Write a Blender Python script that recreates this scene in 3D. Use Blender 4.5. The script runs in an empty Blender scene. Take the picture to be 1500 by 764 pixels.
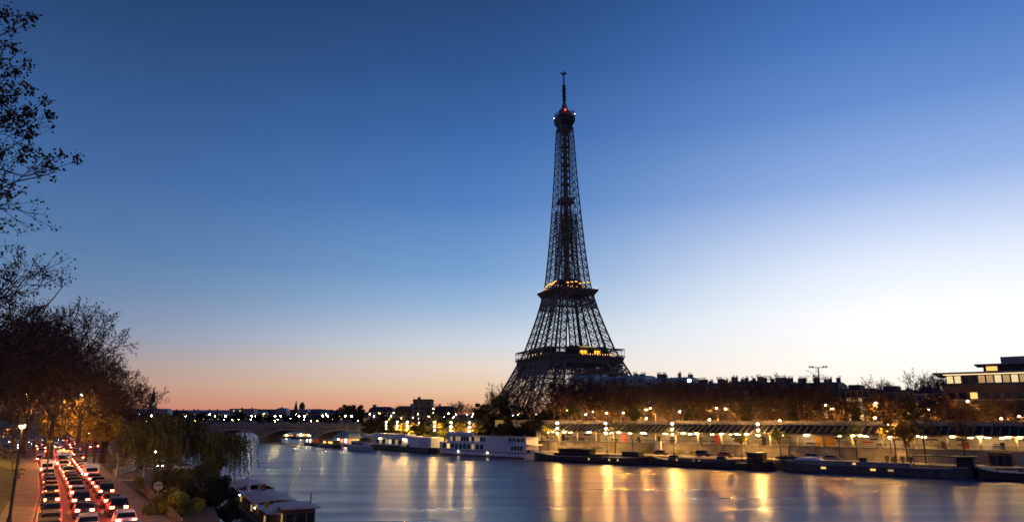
import bpy, math, random
from mathutils import Vector, Matrix
R = math.radians
PI = math.pi
sc = bpy.context.scene
COL = sc.collection

# ------------------------------------------------------------------ camera
FOC, PITCH, CAMZ = 1070.0, R(12.2), 13.0
cam_d = bpy.data.cameras.new("camera")
cam_d.sensor_width = 36.0
cam_d.lens = FOC / 1500 * 36.0
cam_d.clip_start = 0.5
cam_d.clip_end = 30000
cam = bpy.data.objects.new("camera", cam_d)
cam.location = (0, 0, CAMZ)
cam.rotation_euler = (PI / 2 + PITCH, 0, 0)
COL.objects.link(cam)
sc.camera = cam

# ------------------------------------------------------------------ colour management, sampling
sc.view_settings.view_transform = 'Standard'
sc.view_settings.look = 'None'
sc.view_settings.exposure = 0.0
sc.view_settings.gamma = 1.0
sc.view_settings.use_curve_mapping = False
sc.render.engine = 'CYCLES'
cy = sc.cycles
cy.use_denoising = True
cy.max_bounces = 5
cy.diffuse_bounces = 2
cy.glossy_bounces = 3
cy.transmission_bounces = 3
cy.transparent_max_bounces = 6
cy.sample_clamp_indirect = 6.0
cy.sample_clamp_direct = 0.0
cy.caustics_reflective = False
cy.caustics_refractive = False

def lin(r, g, b):
    f = lambda c: (c / 255 / 12.92) if c / 255 <= 0.04045 else ((c / 255 + 0.055) / 1.055) ** 2.4
    return (f(r), f(g), f(b), 1.0)

# ------------------------------------------------------------------ world: dusk sky (Nishita below the horizon + measured dusk gradient)
world = bpy.data.worlds.new("World")
sc.world = world
world.use_nodes = True
nt = world.node_tree
nt.nodes.clear()
N = nt.nodes.new
L = nt.links.new
tc = N('ShaderNodeTexCoord')
nrm = N('ShaderNodeVectorMath'); nrm.operation = 'NORMALIZE'
L(tc.outputs['Generated'], nrm.inputs[0])
sep = N('ShaderNodeSeparateXYZ'); L(nrm.outputs[0], sep.inputs[0])
asin = N('ShaderNodeMath'); asin.operation = 'ARCSINE'; L(sep.outputs['Z'], asin.inputs[0])
elev = N('ShaderNodeMapRange'); elev.inputs[1].default_value = 0; elev.inputs[2].default_value = R(60)
L(asin.outputs[0], elev.inputs[0])
azm = N('ShaderNodeMath'); azm.operation = 'ARCTAN2'
L(sep.outputs['X'], azm.inputs[0]); L(sep.outputs['Y'], azm.inputs[1])

def ramp(stops):
    n = N('ShaderNodeValToRGB')
    cr = n.color_ramp
    while len(cr.elements) > 1:
        cr.elements.remove(cr.elements[-1])
    for i, (deg, c) in enumerate(stops):
        e = cr.elements[0] if i == 0 else cr.elements.new(deg / 60.0)
        e.position = deg / 60.0
        e.color = lin(*c)
    L(elev.outputs[0], n.inputs[0])
    return n
SKY_W = ramp([(0, (190, 112, 97)), (0.8, (194, 128, 110)), (2.3, (186, 148, 132)), (3.8, (167, 151, 150)), (5.9, (134, 146, 170)), (8.6, (107, 134, 169)), (11.2, (89, 123, 165)),
              (16.6, (66, 103, 155)), (21.9, (52, 87, 137)), (26.9, (41, 71, 115)), (31.8, (33, 60, 101)), (60, (25, 46, 84))])
SKY_M = ramp([(0, (222, 146, 106)), (0.8, (226, 164, 124)), (2.3, (230, 197, 165)), (4.0, (226, 212, 200)), (5.9, (200, 210, 220)), (8.6, (154, 183, 213)), (11.2, (119, 159, 205)),
              (16.6, (80, 126, 187)), (21.9, (59, 103, 165)), (26.9, (47, 84, 140)), (31.8, (38, 70, 118)), (60, (27, 50, 93))])
SKY_E = ramp([(0, (255, 228, 190)), (1.5, (255, 242, 220)), (3.5, (255, 250, 243)), (7.5, (250, 251, 253)), (10.5, (227, 235, 249)), (13.3, (194, 210, 239)), (16.5, (148, 176, 225)),
              (22, (100, 140, 203)), (27, (71, 115, 184)), (32, (51, 94, 160)), (60, (33, 60, 110))])
SKY_B = ramp([(0, (112, 98, 118)), (5, (122, 108, 136)), (12, (92, 98, 142)), (24, (58, 80, 132)), (60, (30, 52, 96))])
def mixc(fac, a, b):
    m = N('ShaderNodeMix'); m.data_type = 'RGBA'
    L(fac, m.inputs[0]); L(a, m.inputs[6]); L(b, m.inputs[7])
    return m.outputs[2]
def azfac(a0, a1):
    m = N('ShaderNodeMapRange'); m.interpolation_type = 'SMOOTHSTEP'
    m.inputs[1].default_value = R(a0); m.inputs[2].default_value = R(a1)
    L(azm.outputs[0], m.inputs[0])
    return m.outputs[0]
c1 = mixc(azfac(-33, 2), SKY_W.outputs[0], SKY_M.outputs[0])
c2 = mixc(azfac(-5, 31), c1, SKY_E.outputs[0])
cosb = N('ShaderNodeMapRange'); cosb.interpolation_type = 'SMOOTHSTEP'
cosb.inputs[1].default_value = 0.35; cosb.inputs[2].default_value = -0.45
L(sep.outputs['Y'], cosb.inputs[0])
c3 = mixc(cosb.outputs[0], c2, SKY_B.outputs[0])
sky = N('ShaderNodeTexSky'); sky.sky_type = 'NISHITA'; sky.sun_disc = False
sky.sun_elevation = R(-3.0); sky.sun_rotation = R(48); sky.air_density = 1.0; sky.ozone_density = 3.0
bg1 = N('ShaderNodeBackground'); bg1.inputs[1].default_value = 0.05; L(sky.outputs[0], bg1.inputs[0])
bg2 = N('ShaderNodeBackground'); bg2.inputs[1].default_value = 1.06; L(c3, bg2.inputs[0])
add = N('ShaderNodeAddShader'); L(bg1.outputs[0], add.inputs[0]); L(bg2.outputs[0], add.inputs[1])
wo = N('ShaderNodeOutputWorld'); L(add.outputs[0], wo.inputs[0])

# ------------------------------------------------------------------ the last glow of the sun, just under the horizon beyond the frame's edge
sun_d = bpy.data.lights.new("sun", 'SUN')
sun_d.energy = 0.12; sun_d.angle = R(25); sun_d.color = (1.0, 0.78, 0.55)
sun = bpy.data.objects.new("sun", sun_d)
sd = Vector((math.sin(R(48)) * math.cos(R(4)), math.cos(R(48)) * math.cos(R(4)), math.sin(R(4))))
sun.rotation_euler = sd.to_track_quat('Z', 'Y').to_euler()
COL.objects.link(sun)

# ------------------------------------------------------------------ survey helpers: sight lines of the photograph into the real place
def ray(x, y):
    a = (x - 750) / FOC; v = (382 - y) / FOC
    return Vector((a, math.cos(PITCH) - v * math.sin(PITCH), math.sin(PITCH) + v * math.cos(PITCH)))
def onz(x, y, z):
    d = ray(x, y); t = (z - CAMZ) / d.z
    return Vector((d.x * t, d.y * t, z))
def atd(x, y, D):
    d = ray(x, y); t = D / d.y
    return Vector((d.x * t, D, CAMZ + d.z * t))
# frame of the far quay: u runs along the station, v towards the river
QO = Vector((155.0, 145.4)); QU = Vector((-0.786, 0.618)).normalized(); QV = Vector((-QU.y, QU.x)) 
QROT = math.atan2(QU.y, QU.x)
def q(u, v, z=0.0):
    p = QO + QU * u + QV * v
    return Vector((p.x, p.y, z))
def u_at(px, v, py=613):
    d = ray(px, py); o = QO + QV * v
    # solve o + QU*u = d.xy*t
    det = QU.x * (-d.y) - QU.y * (-d.x)
    rx, ry = -o.x, -o.y
    return (rx * (-d.y) - ry * (-d.x)) / det
def z_at(px, py, v):
    p = q(u_at(px, v, py), v)
    return atd(px, py, p.y).z
ORD = ("first second third fourth fifth sixth seventh eighth ninth tenth eleventh twelfth thirteenth fourteenth fifteenth sixteenth seventeenth eighteenth nineteenth "
       "twentieth").split()
def ordn(i):
    if i < 20: return ORD[i]
    t = ("twenty", "thirty", "forty", "fifty", "sixty", "seventy")[(i + 1) // 10 - 2]
    return t + ("-" + ORD[(i + 1) % 10 - 1] if (i + 1) % 10 else "th") if (i + 1) % 10 else t[:-1] + "ieth"

# ------------------------------------------------------------------ materials
MATS = {}
def mat(name, col, rough=0.7, var=0.25, scale=3.0, metal=0.0, spec=0.4, bump=0.0, stretch=None, col2=None):
    if name in MATS: return MATS[name]
    m = bpy.data.materials.new(name); m.use_nodes = True
    t = m.node_tree; b = t.nodes['Principled BSDF']
    b.inputs['Roughness'].default_value = rough
    b.inputs['Metallic'].default_value = metal
    b.inputs['Specular IOR Level'].default_value = spec
    co = t.nodes.new('ShaderNodeTexCoord'); mp = t.nodes.new('ShaderNodeMapping')
    if stretch: mp.inputs['Scale'].default_value = stretch
    t.links.new(co.outputs['Object'], mp.inputs[0])
    n = t.nodes.new('ShaderNodeTexNoise'); n.inputs['Scale'].default_value = scale; n.inputs['Detail'].default_value = 5
    t.links.new(mp.outputs[0], n.inputs['Vector'])
    r = t.nodes.new('ShaderNodeValToRGB'); r.color_ramp.elements[0].position = 0.3; r.color_ramp.elements[1].position = 0.7
    a = tuple(max(0, c * (1 - var)) for c in col); z = col2 or tuple(min(1, c * (1 + var)) for c in col)
    r.color_ramp.elements[0].color = (*a, 1); r.color_ramp.elements[1].color = (*z, 1)
    t.links.new(n.outputs[0], r.inputs[0]); t.links.new(r.outputs[0], b.inputs['Base Color'])
    if bump:
        bp = t.nodes.new('ShaderNodeBump'); bp.inputs['Strength'].default_value = bump; bp.inputs['Distance'].default_value = 0.05
        t.links.new(n.outputs[0], bp.inputs['Height']); t.links.new(bp.outputs[0], b.inputs['Normal'])
    MATS[name] = m
    return m
def em(name, col, strength):
    if name in MATS: return MATS[name]
    m = bpy.data.materials.new(name); m.use_nodes = True
    b = m.node_tree.nodes['Principled BSDF']
    b.inputs['Base Color'].default_value = (*[c * 0.5 for c in col], 1)
    b.inputs['Emission Color'].default_value = (*col, 1)
    b.inputs['Emission Strength'].default_value = strength
    MATS[name] = m
    return m
def brickmat(name, c1, c2, mortar, scale, bw=0.9, bh=0.4, rough=0.85):
    m = bpy.data.materials.new(name); m.use_nodes = True
    t = m.node_tree; b = t.nodes['Principled BSDF']; b.inputs['Roughness'].default_value = rough
    co = t.nodes.new('ShaderNodeTexCoord'); mp = t.nodes.new('ShaderNodeMapping'); mp.inputs['Rotation'].default_value = (PI / 2, 0, 0)
    t.links.new(co.outputs['Object'], mp.inputs[0])
    k = t.nodes.new('ShaderNodeTexBrick'); k.inputs['Scale'].default_value = scale
    k.inputs['Brick Width'].default_value = bw; k.inputs['Row Height'].default_value = bh; k.inputs['Mortar Size'].default_value = 0.02
    k.inputs['Color1'].default_value = (*c1, 1); k.inputs['Color2'].default_value = (*c2, 1); k.inputs['Mortar'].default_value = (*mortar, 1)
    t.links.new(mp.outputs[0], k.inputs[0])
    n = t.nodes.new('ShaderNodeTexNoise'); n.inputs['Scale'].default_value = 0.35; n.inputs['Detail'].default_value = 6
    t.links.new(co.outputs['Object'], n.inputs[0])
    mx = t.nodes.new('ShaderNodeMix'); mx.data_type = 'RGBA'; mx.blend_type = 'MULTIPLY'; mx.inputs[0].default_value = 0.8
    rr = t.nodes.new('ShaderNodeValToRGB'); rr.color_ramp.elements[0].position = 0.35; rr.color_ramp.elements[1].position = 0.65
    rr.color_ramp.elements[0].color = (0.45, 0.43, 0.38, 1)
    t.links.new(n.outputs[0], rr.inputs[0]); t.links.new(k.outputs[0], mx.inputs[6]); t.links.new(rr.outputs[0], mx.inputs[7])
    t.links.new(mx.outputs[2], b.inputs['Base Color'])
    MATS[name] = m
    return m
mat('iron', (0.17, 0.14, 0.122), 0.65, 0.3, 0.2)
mat('dark_metal', (0.03, 0.03, 0.032), 0.5, 0.3, 4, 0.3)
mat('grey_metal', (0.25, 0.25, 0.26), 0.45, 0.2, 3, 0.4)
mat('asphalt', (0.05, 0.048, 0.046), 0.75, 0.35, 0.6, bump=0.15)
mat('pavement', (0.16, 0.145, 0.12), 0.85, 0.3, 0.5, bump=0.15)
mat('quay_paving', (0.40, 0.34, 0.23), 0.9, 0.35, 0.35, bump=0.2)
mat('earth', (0.07, 0.055, 0.038), 0.95, 0.4, 0.25, bump=0.3)
mat('grass', (0.05, 0.075, 0.02), 0.95, 0.5, 0.8, bump=0.4, col2=(0.10, 0.13, 0.03))
mat('concrete', (0.27, 0.25, 0.23), 0.85, 0.25, 0.5)
mat('stone', (0.33, 0.30, 0.25), 0.85, 0.25, 0.4)
mat('stone_dark', (0.19, 0.17, 0.155), 0.85, 0.3, 0.3)
mat('slate', (0.07, 0.07, 0.078), 0.75, 0.3, 0.6, spec=0.2)
mat('canopy_sheet', (0.045, 0.042, 0.034), 0.95, 0.3, 0.6, spec=0.05)
mat('zinc', (0.22, 0.235, 0.26), 0.5, 0.2, 0.4)
mat('facade_pale', (0.34, 0.31, 0.29), 0.85, 0.18, 0.3)
mat('facade_grey', (0.25, 0.225, 0.215), 0.85, 0.2, 0.3)
mat('facade_tan', (0.24, 0.20, 0.17), 0.85, 0.2, 0.3)
mat('facade_brick', (0.17, 0.085, 0.06), 0.85, 0.2, 0.5)
mat('facade_dark', (0.12, 0.105, 0.10), 0.85, 0.2, 0.3)
mat('white_paint', (0.72, 0.70, 0.72), 0.45, 0.08, 1.5)
mat('cream_paint', (0.55, 0.50, 0.42), 0.6, 0.12, 1.5)
mat('white_wall', (0.50, 0.44, 0.37), 0.75, 0.32, 0.5)
mat('office_wall', (0.065, 0.058, 0.06), 0.8, 0.25, 0.4)
mat('line_paint', (0.62, 0.60, 0.55), 0.7, 0.25, 2)
mat('hull_black', (0.018, 0.018, 0.022), 0.45, 0.4, 0.8)
mat('hull_grey', (0.07, 0.075, 0.085), 0.5, 0.3, 0.8)
mat('hull_red', (0.12, 0.03, 0.025), 0.55, 0.3, 1)
mat('deck_grey', (0.20, 0.20, 0.205), 0.7, 0.2, 1)
mat('roof_felt', (0.40, 0.395, 0.42), 0.75, 0.18, 0.7)
mat('roof_pale', (0.52, 0.52, 0.56), 0.6, 0.1, 0.8)
mat('roof_blue', (0.16, 0.19, 0.25), 0.6, 0.15, 0.8)
mat('wood_brown', (0.17, 0.085, 0.035), 0.6, 0.35, 2, stretch=(1, 1, 8))
mat('wood_grey', (0.17, 0.13, 0.09), 0.85, 0.3, 3, stretch=(8, 1, 1))
mat('glass_dark', (0.012, 0.014, 0.018), 0.08, 0.2, 1, spec=0.6)
mat('glass_tint', (0.03, 0.04, 0.045), 0.08, 0.3, 0.6, spec=0.8)
mat('bark', (0.075, 0.055, 0.042), 0.95, 0.4, 1.2, bump=0.3)
mat('bark_plane', (0.12, 0.095, 0.07), 0.9, 0.45, 1.2, bump=0.2)
mat('twig', (0.060, 0.046, 0.042), 0.95, 0.3, 1)
mat('twig_brown', (0.056, 0.042, 0.035), 0.95, 0.35, 0.6)
mat('leaf_brown', (0.055, 0.035, 0.022), 0.85, 0.5, 0.7)
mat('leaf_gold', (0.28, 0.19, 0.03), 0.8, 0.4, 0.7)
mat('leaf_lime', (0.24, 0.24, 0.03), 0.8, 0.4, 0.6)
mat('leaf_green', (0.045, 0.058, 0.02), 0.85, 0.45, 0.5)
mat('leaf_olive', (0.125, 0.135, 0.040), 0.85, 0.4, 0.5)
mat('leaf_dark', (0.022, 0.020, 0.013), 0.9, 0.4, 0.5)
mat('red_paint', (0.45, 0.035, 0.03), 0.55, 0.15, 2)
mat('orange_paint', (0.62, 0.28, 0.03), 0.6, 0.15, 2)
mat('blue_paint', (0.05, 0.08, 0.20), 0.55, 0.2, 2)
mat('rubber', (0.02, 0.02, 0.02), 0.9, 0.2, 5)
for nm, c in dict(black=(0.012, 0.012, 0.014), silver=(0.36, 0.37, 0.38), maroon=(0.16, 0.02, 0.018), white=(0.62, 0.62, 0.62), grey=(0.10, 0.105, 0.11), navy=(0.02, 0.03, 0.07)).items():
    mat('car_' + nm, c, 0.3, 0.05, 1, 0.2, 0.6)
brickmat('ashlar', (0.44, 0.38, 0.28), (0.34, 0.30, 0.22), (0.17, 0.15, 0.11), 1.0, 1.3, 0.55)
brickmat('bridge_stone', (0.30, 0.27, 0.235), (0.25, 0.225, 0.20), (0.16, 0.15, 0.13), 0.5, 1.6, 0.6)
YEL = (1.0, 0.66, 0.24); ORA = (1.0, 0.46, 0.09); WHI = (1.0, 0.90, 0.70); GRN = (1.0, 0.86, 0.36)
em('lamp_quay', (1.0, 0.52, 0.12), 1600); em('lamp_street', (1.0, 0.38, 0.045), 3000); em('lamp_bridge', (1.0, 0.76, 0.26), 330)
em('lamp_white', (1.0, 0.80, 0.48), 420); em('lamp_far', (1.0, 0.42, 0.07), 330); em('lamp_far_white', (1.0, 0.74, 0.36), 200)
em('lamp_flood', (0.86, 0.95, 1.0), 2600); em('lamp_road', (1.0, 0.42, 0.06), 5000); em('lamp_tube', (1.0, 0.66, 0.30), 75)
em('window_lit', (1.0, 0.60, 0.17), 1.1); em('window_pale', (1.0, 0.80, 0.42), 0.8); em('window_soft', (1.0, 0.66, 0.28), 0.35)
em('lamp_bank', (1.0, 0.60, 0.18), 1100); em('lamp_edge', (1.0, 0.58, 0.15), 150); em('tail_red', (1.0, 0.030, 0.012), 230); em('head_white', (1.0, 0.86, 0.66), 160); em('beacon_red', (1.0, 0.04, 0.02), 14); em('beacon_white', (1.0, 0.75, 0.75), 6)
em('tower_gold', (1.0, 0.42, 0.06), 2.6); em('tower_window', (1.0, 0.60, 0.05), 1.2); em('boat_red', (1.0, 0.06, 0.03), 3.0); em('boat_lamp', (1.0, 0.80, 0.5), 26)
em('strip_light', (1.0, 0.70, 0.36), 1.6); em('uplight', (1.0, 0.62, 0.06), 6000)

# ------------------------------------------------------------------ mesh helper
class MB:
    def __init__(s):
        s.v = []; s.f = []; s.m = []
    def face(s, pts, m=0):
        i = len(s.v); s.v += [tuple(p) for p in pts]; s.f.append(tuple(range(i, i + len(pts)))); s.m.append(m)
    def box(s, c, d, rz=0.0, m=0, taper=1.0):
        i = len(s.v); cs, sn = math.cos(rz), math.sin(rz)
        for k in (-1, 1):
            t = taper if k > 0 else 1.0
            for a, b in ((-1, -1), (1, -1), (1, 1), (-1, 1)):
                x, y = a * d[0] / 2 * t, b * d[1] / 2 * t
                s.v.append((c[0] + x * cs - y * sn, c[1] + x * sn + y * cs, c[2] + k * d[2] / 2))
        for f in ((3, 2, 1, 0), (4, 5, 6, 7), (0, 1, 5, 4), (1, 2, 6, 5), (2, 3, 7, 6), (3, 0, 4, 7)):
            s.f.append(tuple(i + j for j in f)); s.m.append(m)
    def tube(s, p, q_, r0, r1=None, n=4, m=0, cap=False):
        p = Vector(p); q_ = Vector(q_); r1 = r0 if r1 is None else r1
        d = q_ - p
        if d.length < 1e-6: return
        d.normalize()
        a = d.cross(Vector((0, 0, 1)) if abs(d.z) < 0.9 else Vector((1, 0, 0))).normalized(); b = d.cross(a)
        i = len(s.v)
        for base, r in ((p, r0), (q_, r1)):
            for k in range(n):
                t = 2 * PI * k / n + PI / n
                s.v.append(tuple(base + a * (math.cos(t) * r) + b * (math.sin(t) * r)))
        for k in range(n):
            s.f.append((i + k, i + (k + 1) % n, i + n + (k + 1) % n, i + n + k)); s.m.append(m)
        if cap:
            s.f.append(tuple(i + n - 1 - k for k in range(n))); s.m.append(m)
            s.f.append(tuple(i + n + k for k in range(n))); s.m.append(m)
    def path(s, pts, r, n=4, m=0):
        for a, b in zip(pts, pts[1:]): s.tube(a, b, r, r, n, m)
    def ball(s, c, r, m=0, n=6, rows=4, sz=1.0):
        i = len(s.v)
        s.v.append((c[0], c[1], c[2] + r * sz))
        for k in range(1, rows):
            t = PI * k / rows
            for j in range(n):
                a = 2 * PI * j / n
                s.v.append((c[0] + r * math.sin(t) * math.cos(a), c[1] + r * math.sin(t) * math.sin(a), c[2] + r * sz * math.cos(t)))
        s.v.append((c[0], c[1], c[2] - r * sz)); e = len(s.v) - 1
        for j in range(n):
            s.f.append((i, i + 1 + j, i + 1 + (j + 1) % n)); s.m.append(m)
            for k in range(rows - 2):
                a = i + 1 + k * n; s.f.append((a + j, a + n + j, a + n + (j + 1) % n, a + (j + 1) % n)); s.m.append(m)
            a = i + 1 + (rows - 2) * n; s.f.append((a + j, e, a + (j + 1) % n)); s.m.append(m)
    def lathe(s, c, prof, n=12, m=0):
        i = len(s.v)
        for r, z in prof:
            for k in range(n):
                a = 2 * PI * k / n; s.v.append((c[0] + r * math.cos(a), c[1] + r * math.sin(a), c[2] + z))
        for j in range(len(prof) - 1):
            for k in range(n):
                s.f.append((i + j * n + k, i + j * n + (k + 1) % n, i + (j + 1) * n + (k + 1) % n, i + (j + 1) * n + k)); s.m.append(m)
        s.f.append(tuple(i + n - 1 - k for k in range(n))); s.m.append(m)
        s.f.append(tuple(i + (len(prof) - 1) * n + k for k in range(n))); s.m.append(m)
    def prism(s, poly, z0, z1, m=0, mt=None):
        i = len(s.v); n = len(poly)
        s.v += [(p[0], p[1], z0) for p in poly] + [(p[0], p[1], z1) for p in poly]
        s.f.append(tuple(i + n - 1 - k for k in range(n))); s.m.append(m)
        s.f.append(tuple(i + n + k for k in range(n))); s.m.append(m if mt is None else mt)
        for k in range(n):
            s.f.append((i + k, i + (k + 1) % n, i + n + (k + 1) % n, i + n + k)); s.m.append(m)
    def xprism(s, poly, x0, x1, m=0):      # outline in y,z pushed along x
        i = len(s.v); n = len(poly)
        s.v += [(x0, p[0], p[1]) for p in poly] + [(x1, p[0], p[1]) for p in poly]
        s.f.append(tuple(i + k for k in range(n))); s.m.append(m)
        s.f.append(tuple(i + n + n - 1 - k for k in range(n))); s.m.append(m)
        for k in range(n):
            s.f.append((i + (k + 1) % n, i + k, i + n + k, i + n + (k + 1) % n)); s.m.append(m)
    def yprism(s, poly, y0, y1, m=0):      # outline in x,z pushed along y
        i = len(s.v); n = len(poly)
        s.v += [(p[0], y0, p[1]) for p in poly] + [(p[0], y1, p[1]) for p in poly]
        s.f.append(tuple(i + k for k in range(n))); s.m.append(m)
        s.f.append(tuple(i + n + n - 1 - k for k in range(n))); s.m.append(m)
        for k in range(n):
            s.f.append((i + (k + 1) % n, i + k, i + n + k, i + n + (k + 1) % n)); s.m.append(m)
    def loft(s, rings, m=0, cap=True, closed=True):
        i = len(s.v); n = len(rings[0])
        for r in rings: s.v += [tuple(p) for p in r]
        for j in range(len(rings) - 1):
            for k in range(n if closed else n - 1):
                s.f.append((i + j * n + k, i + j * n + (k + 1) % n, i + (j + 1) * n + (k + 1) % n, i + (j + 1) * n + k)); s.m.append(m)
        if cap:
            s.f.append(tuple(i + n - 1 - k for k in range(n))); s.m.append(m)
            s.f.append(tuple(i + (len(rings) - 1) * n + k for k in range(n))); s.m.append(m)
    def mesh(s, name, mats):
        me = bpy.data.meshes.new(name)
        me.from_pydata(s.v, [], s.f)
        for x in (mats if isinstance(mats, (list, tuple)) else [mats]): me.materials.append(MATS[x])
        me.polygons.foreach_set('material_index', s.m)
        me.update()
        return me
    def build(s, name, mats, parent=None, loc=None, rz=0.0, smooth=False):
        me = s.mesh(name, mats)
        if smooth: me.polygons.foreach_set('use_smooth', [True] * len(me.polygons))
        return put(name, me, parent, loc, rz)
def put(name, me, parent=None, loc=None, rz=0.0):
    o = bpy.data.objects.new(name, me); COL.objects.link(o)
    if parent is not None: o.parent = parent
    if loc is not None: o.location = loc
    o.rotation_euler = (0, 0, rz)
    return o
def tag(o, label=None, cat=None, group=None, kind=None):
    if label: o['label'] = label
    if cat: o['category'] = cat
    if group: o['group'] = group
    if kind: o['kind'] = kind
    return o
def empty(name, loc, rz=0.0, label=None, cat=None, group=None):
    o = bpy.data.objects.new(name, None); o.empty_display_size = 0.3
    COL.objects.link(o); o.location = loc; o.rotation_euler = (0, 0, rz)
    return tag(o, label, cat, group)
KIDS = {}
def copy_tree(o, loc, rz=None, label=None, group=None, scale=None, swap=None):
    c = o.copy(); COL.objects.link(c); c.location = loc
    if rz is not None: c.rotation_euler = (0, 0, rz)
    if label: c['label'] = label
    if group: c['group'] = group
    if scale: c.scale = (scale,) * 3 if not isinstance(scale, tuple) else scale
    for ch in KIDS.get(o, ()):
        d = ch.copy(); COL.objects.link(d); d.parent = c
        if swap and ch.data in swap: d.data = swap[ch.data]
        for g in KIDS.get(ch, ()):
            e = g.copy(); COL.objects.link(e); e.parent = d
    return c
def copy_lamp(o, loc, rz, label, h, h0, group=None, fat=1.0):
    c = o.copy(); COL.objects.link(c); c.location = loc; c.rotation_euler = (0, 0, rz); c['label'] = label
    if group: c['group'] = group
    for ch in KIDS.get(o, ()):
        d = ch.copy(); COL.objects.link(d); d.parent = c
        if ch.name.startswith('pole'): d.scale = (fat, fat, h / h0)
        else: d.scale = (fat,) * 3; d.location = (0, 0, h - h0 * fat)
    return c
TEMPLATES = []
def drop(o):
    for ch in list(o.children): drop(ch)
    bpy.data.objects.remove(o)
def kids(o, *ch):
    KIDS.setdefault(o, []).extend(ch)
def struct(o):
    o['kind'] = 'structure'
    return o
def strip(poly, o0, o1, z, mb=None, dz=0.0, m=0):
    """a band beside a centre line, from offset o0 to o1 (to its right when positive)"""
    mb = mb or MB(); pts = []
    f = lambda o, k: o[k] if isinstance(o, (list, tuple)) else o
    for k, p in enumerate(poly):
        a = Vector(poly[max(0, k - 1)][:2]); b = Vector(poly[min(len(poly) - 1, k + 1)][:2])
        t = (b - a).normalized(); n = Vector((t.y, -t.x)); c = Vector(p[:2])
        pts.append((c + n * f(o0, k), c + n * f(o1, k)))
    for (a, b), (c, d) in zip(pts, pts[1:]):
        if dz: mb.loft([[(a.x, a.y, z), (b.x, b.y, z), (b.x, b.y, z - dz), (a.x, a.y, z - dz)], [(c.x, c.y, z), (d.x, d.y, z), (d.x, d.y, z - dz), (c.x, c.y, z - dz)]], m)
        else: mb.face([(b.x, b.y, z), (d.x, d.y, z), (c.x, c.y, z), (a.x, a.y, z)][::1], m)
    return mb
def along(poly, s, off=0.0):
    """point at arc length s along a polyline, and its heading"""
    for a, b in zip(poly, poly[1:]):
        a2, b2 = Vector(a[:2]), Vector(b[:2]); l = (b2 - a2).length
        if s <= l or b is poly[-1]:
            t = (b2 - a2).normalized(); n = Vector((t.y, -t.x)); p = a2 + t * s + n * off
            return p, t
        s -= l

# ================================================================== SETTING
def water_mat():
    m = bpy.data.materials.new('river_water'); m.use_nodes = True
    t = m.node_tree; b = t.nodes['Principled BSDF']
    b.inputs['Base Color'].default_value = (0.060, 0.098, 0.170, 1)
    b.inputs['IOR'].default_value = 1.333
    b.inputs['Specular IOR Level'].default_value = 0.5
    co = t.nodes.new('ShaderNodeTexCoord')
    def noise(scale, rot, sx, sy, det=3):
        mp = t.nodes.new('ShaderNodeMapping'); mp.inputs['Rotation'].default_value = (0, 0, R(rot)); mp.inputs['Scale'].default_value = (sx, sy, 1)
        t.links.new(co.outputs['Object'], mp.inputs[0])
        n = t.nodes.new('ShaderNodeTexNoise'); n.inputs['Scale'].default_value = scale; n.inputs['Detail'].default_value = det
        t.links.new(mp.outputs[0], n.inputs[0]); return n
    # the long smooth bands of ruffled and slick water lie across the current
    n1 = noise(0.13, 10, 0.16, 1.0, 3); n2 = noise(0.05, -8, 0.25, 1.0, 0); n3 = noise(0.5, 5, 0.5, 1.0, 2)
    r = t.nodes.new('ShaderNodeMapRange'); r.inputs[1].default_value = 0.35; r.inputs[2].default_value = 0.65; r.inputs[3].default_value = 0.27; r.inputs[4].default_value = 0.385
    t.links.new(n1.outputs[0], r.inputs[0]); t.links.new(r.outputs[0], b.inputs['Roughness'])
    b1 = t.nodes.new('ShaderNodeBump'); b1.inputs['Strength'].default_value = 1.0; b1.inputs['Distance'].default_value = 0.008
    t.links.new(n2.outputs[0], b1.inputs['Height'])
    b2 = t.nodes.new('ShaderNodeBump'); b2.inputs['Strength'].default_value = 1.0; b2.inputs['Distance'].default_value = 0.0015
    t.links.new(n3.outputs[0], b2.inputs['Height']); t.links.new(b1.outputs[0], b2.inputs['Normal'])
    MATS['river_water'] = m
water_mat()
mb = MB(); mb.face([(-900, -200, 0), (700, -200, 0), (700, 1400, 0), (-900, 1400, 0)])
struct(mb.build('river_water', 'river_water'))
mb = MB(); mb.face([(-20000, -3000, -3), (20000, -3000, -3), (20000, 20000, -3), (-20000, 20000, -3)])
struct(mb.build('ground', 'earth'))

# right-hand bank: low quay, upper street level
ER = [q(-120, 11), q(60, 11), q(163, 11), (9, 253), (-21, 291), (-61, 351), (-79, 420), (-120, 520), (-170, 650), (-150, 800), (20, 1000), (900, 1500)]
UR = [q(-120, -8.6), q(188, -8.6), (-4, 302), (-42, 358), (-58, 425), (-95, 530), (-140, 655), (-110, 810), (60, 1010), (900, 1540)]
def poly2(l): return [(p[0], p[1]) for p in l]
def block(name, top, side, pts, z0, z1):
    m_ = MB(); m_.prism(pts, z0, z1, 1, 0)
    return struct(m_.build(name, [top, side]))
block('quay', 'quay_paving', 'ashlar', poly2(ER) + [(900, 1540)] + poly2(UR)[::-1], -3, 2.5)
block('street_terrain', 'pavement', 'stone_dark', poly2(UR) + [(9000, 1600), (9000, 200), (q(-120, -60).x + 200, q(-120, -60).y - 60)], -3, 9.5)
# the wooded upper city beyond the bend of the river
FAR = [(60, 1010), (900, 1540), (9000, 1600), (9000, 9000), (-9000, 9000), (-9000, 700), (-330, 700), (-260, 790), (-130, 880)]
block('city_terrain', 'earth', 'stone_dark', FAR, -3, 7.0)
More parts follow.
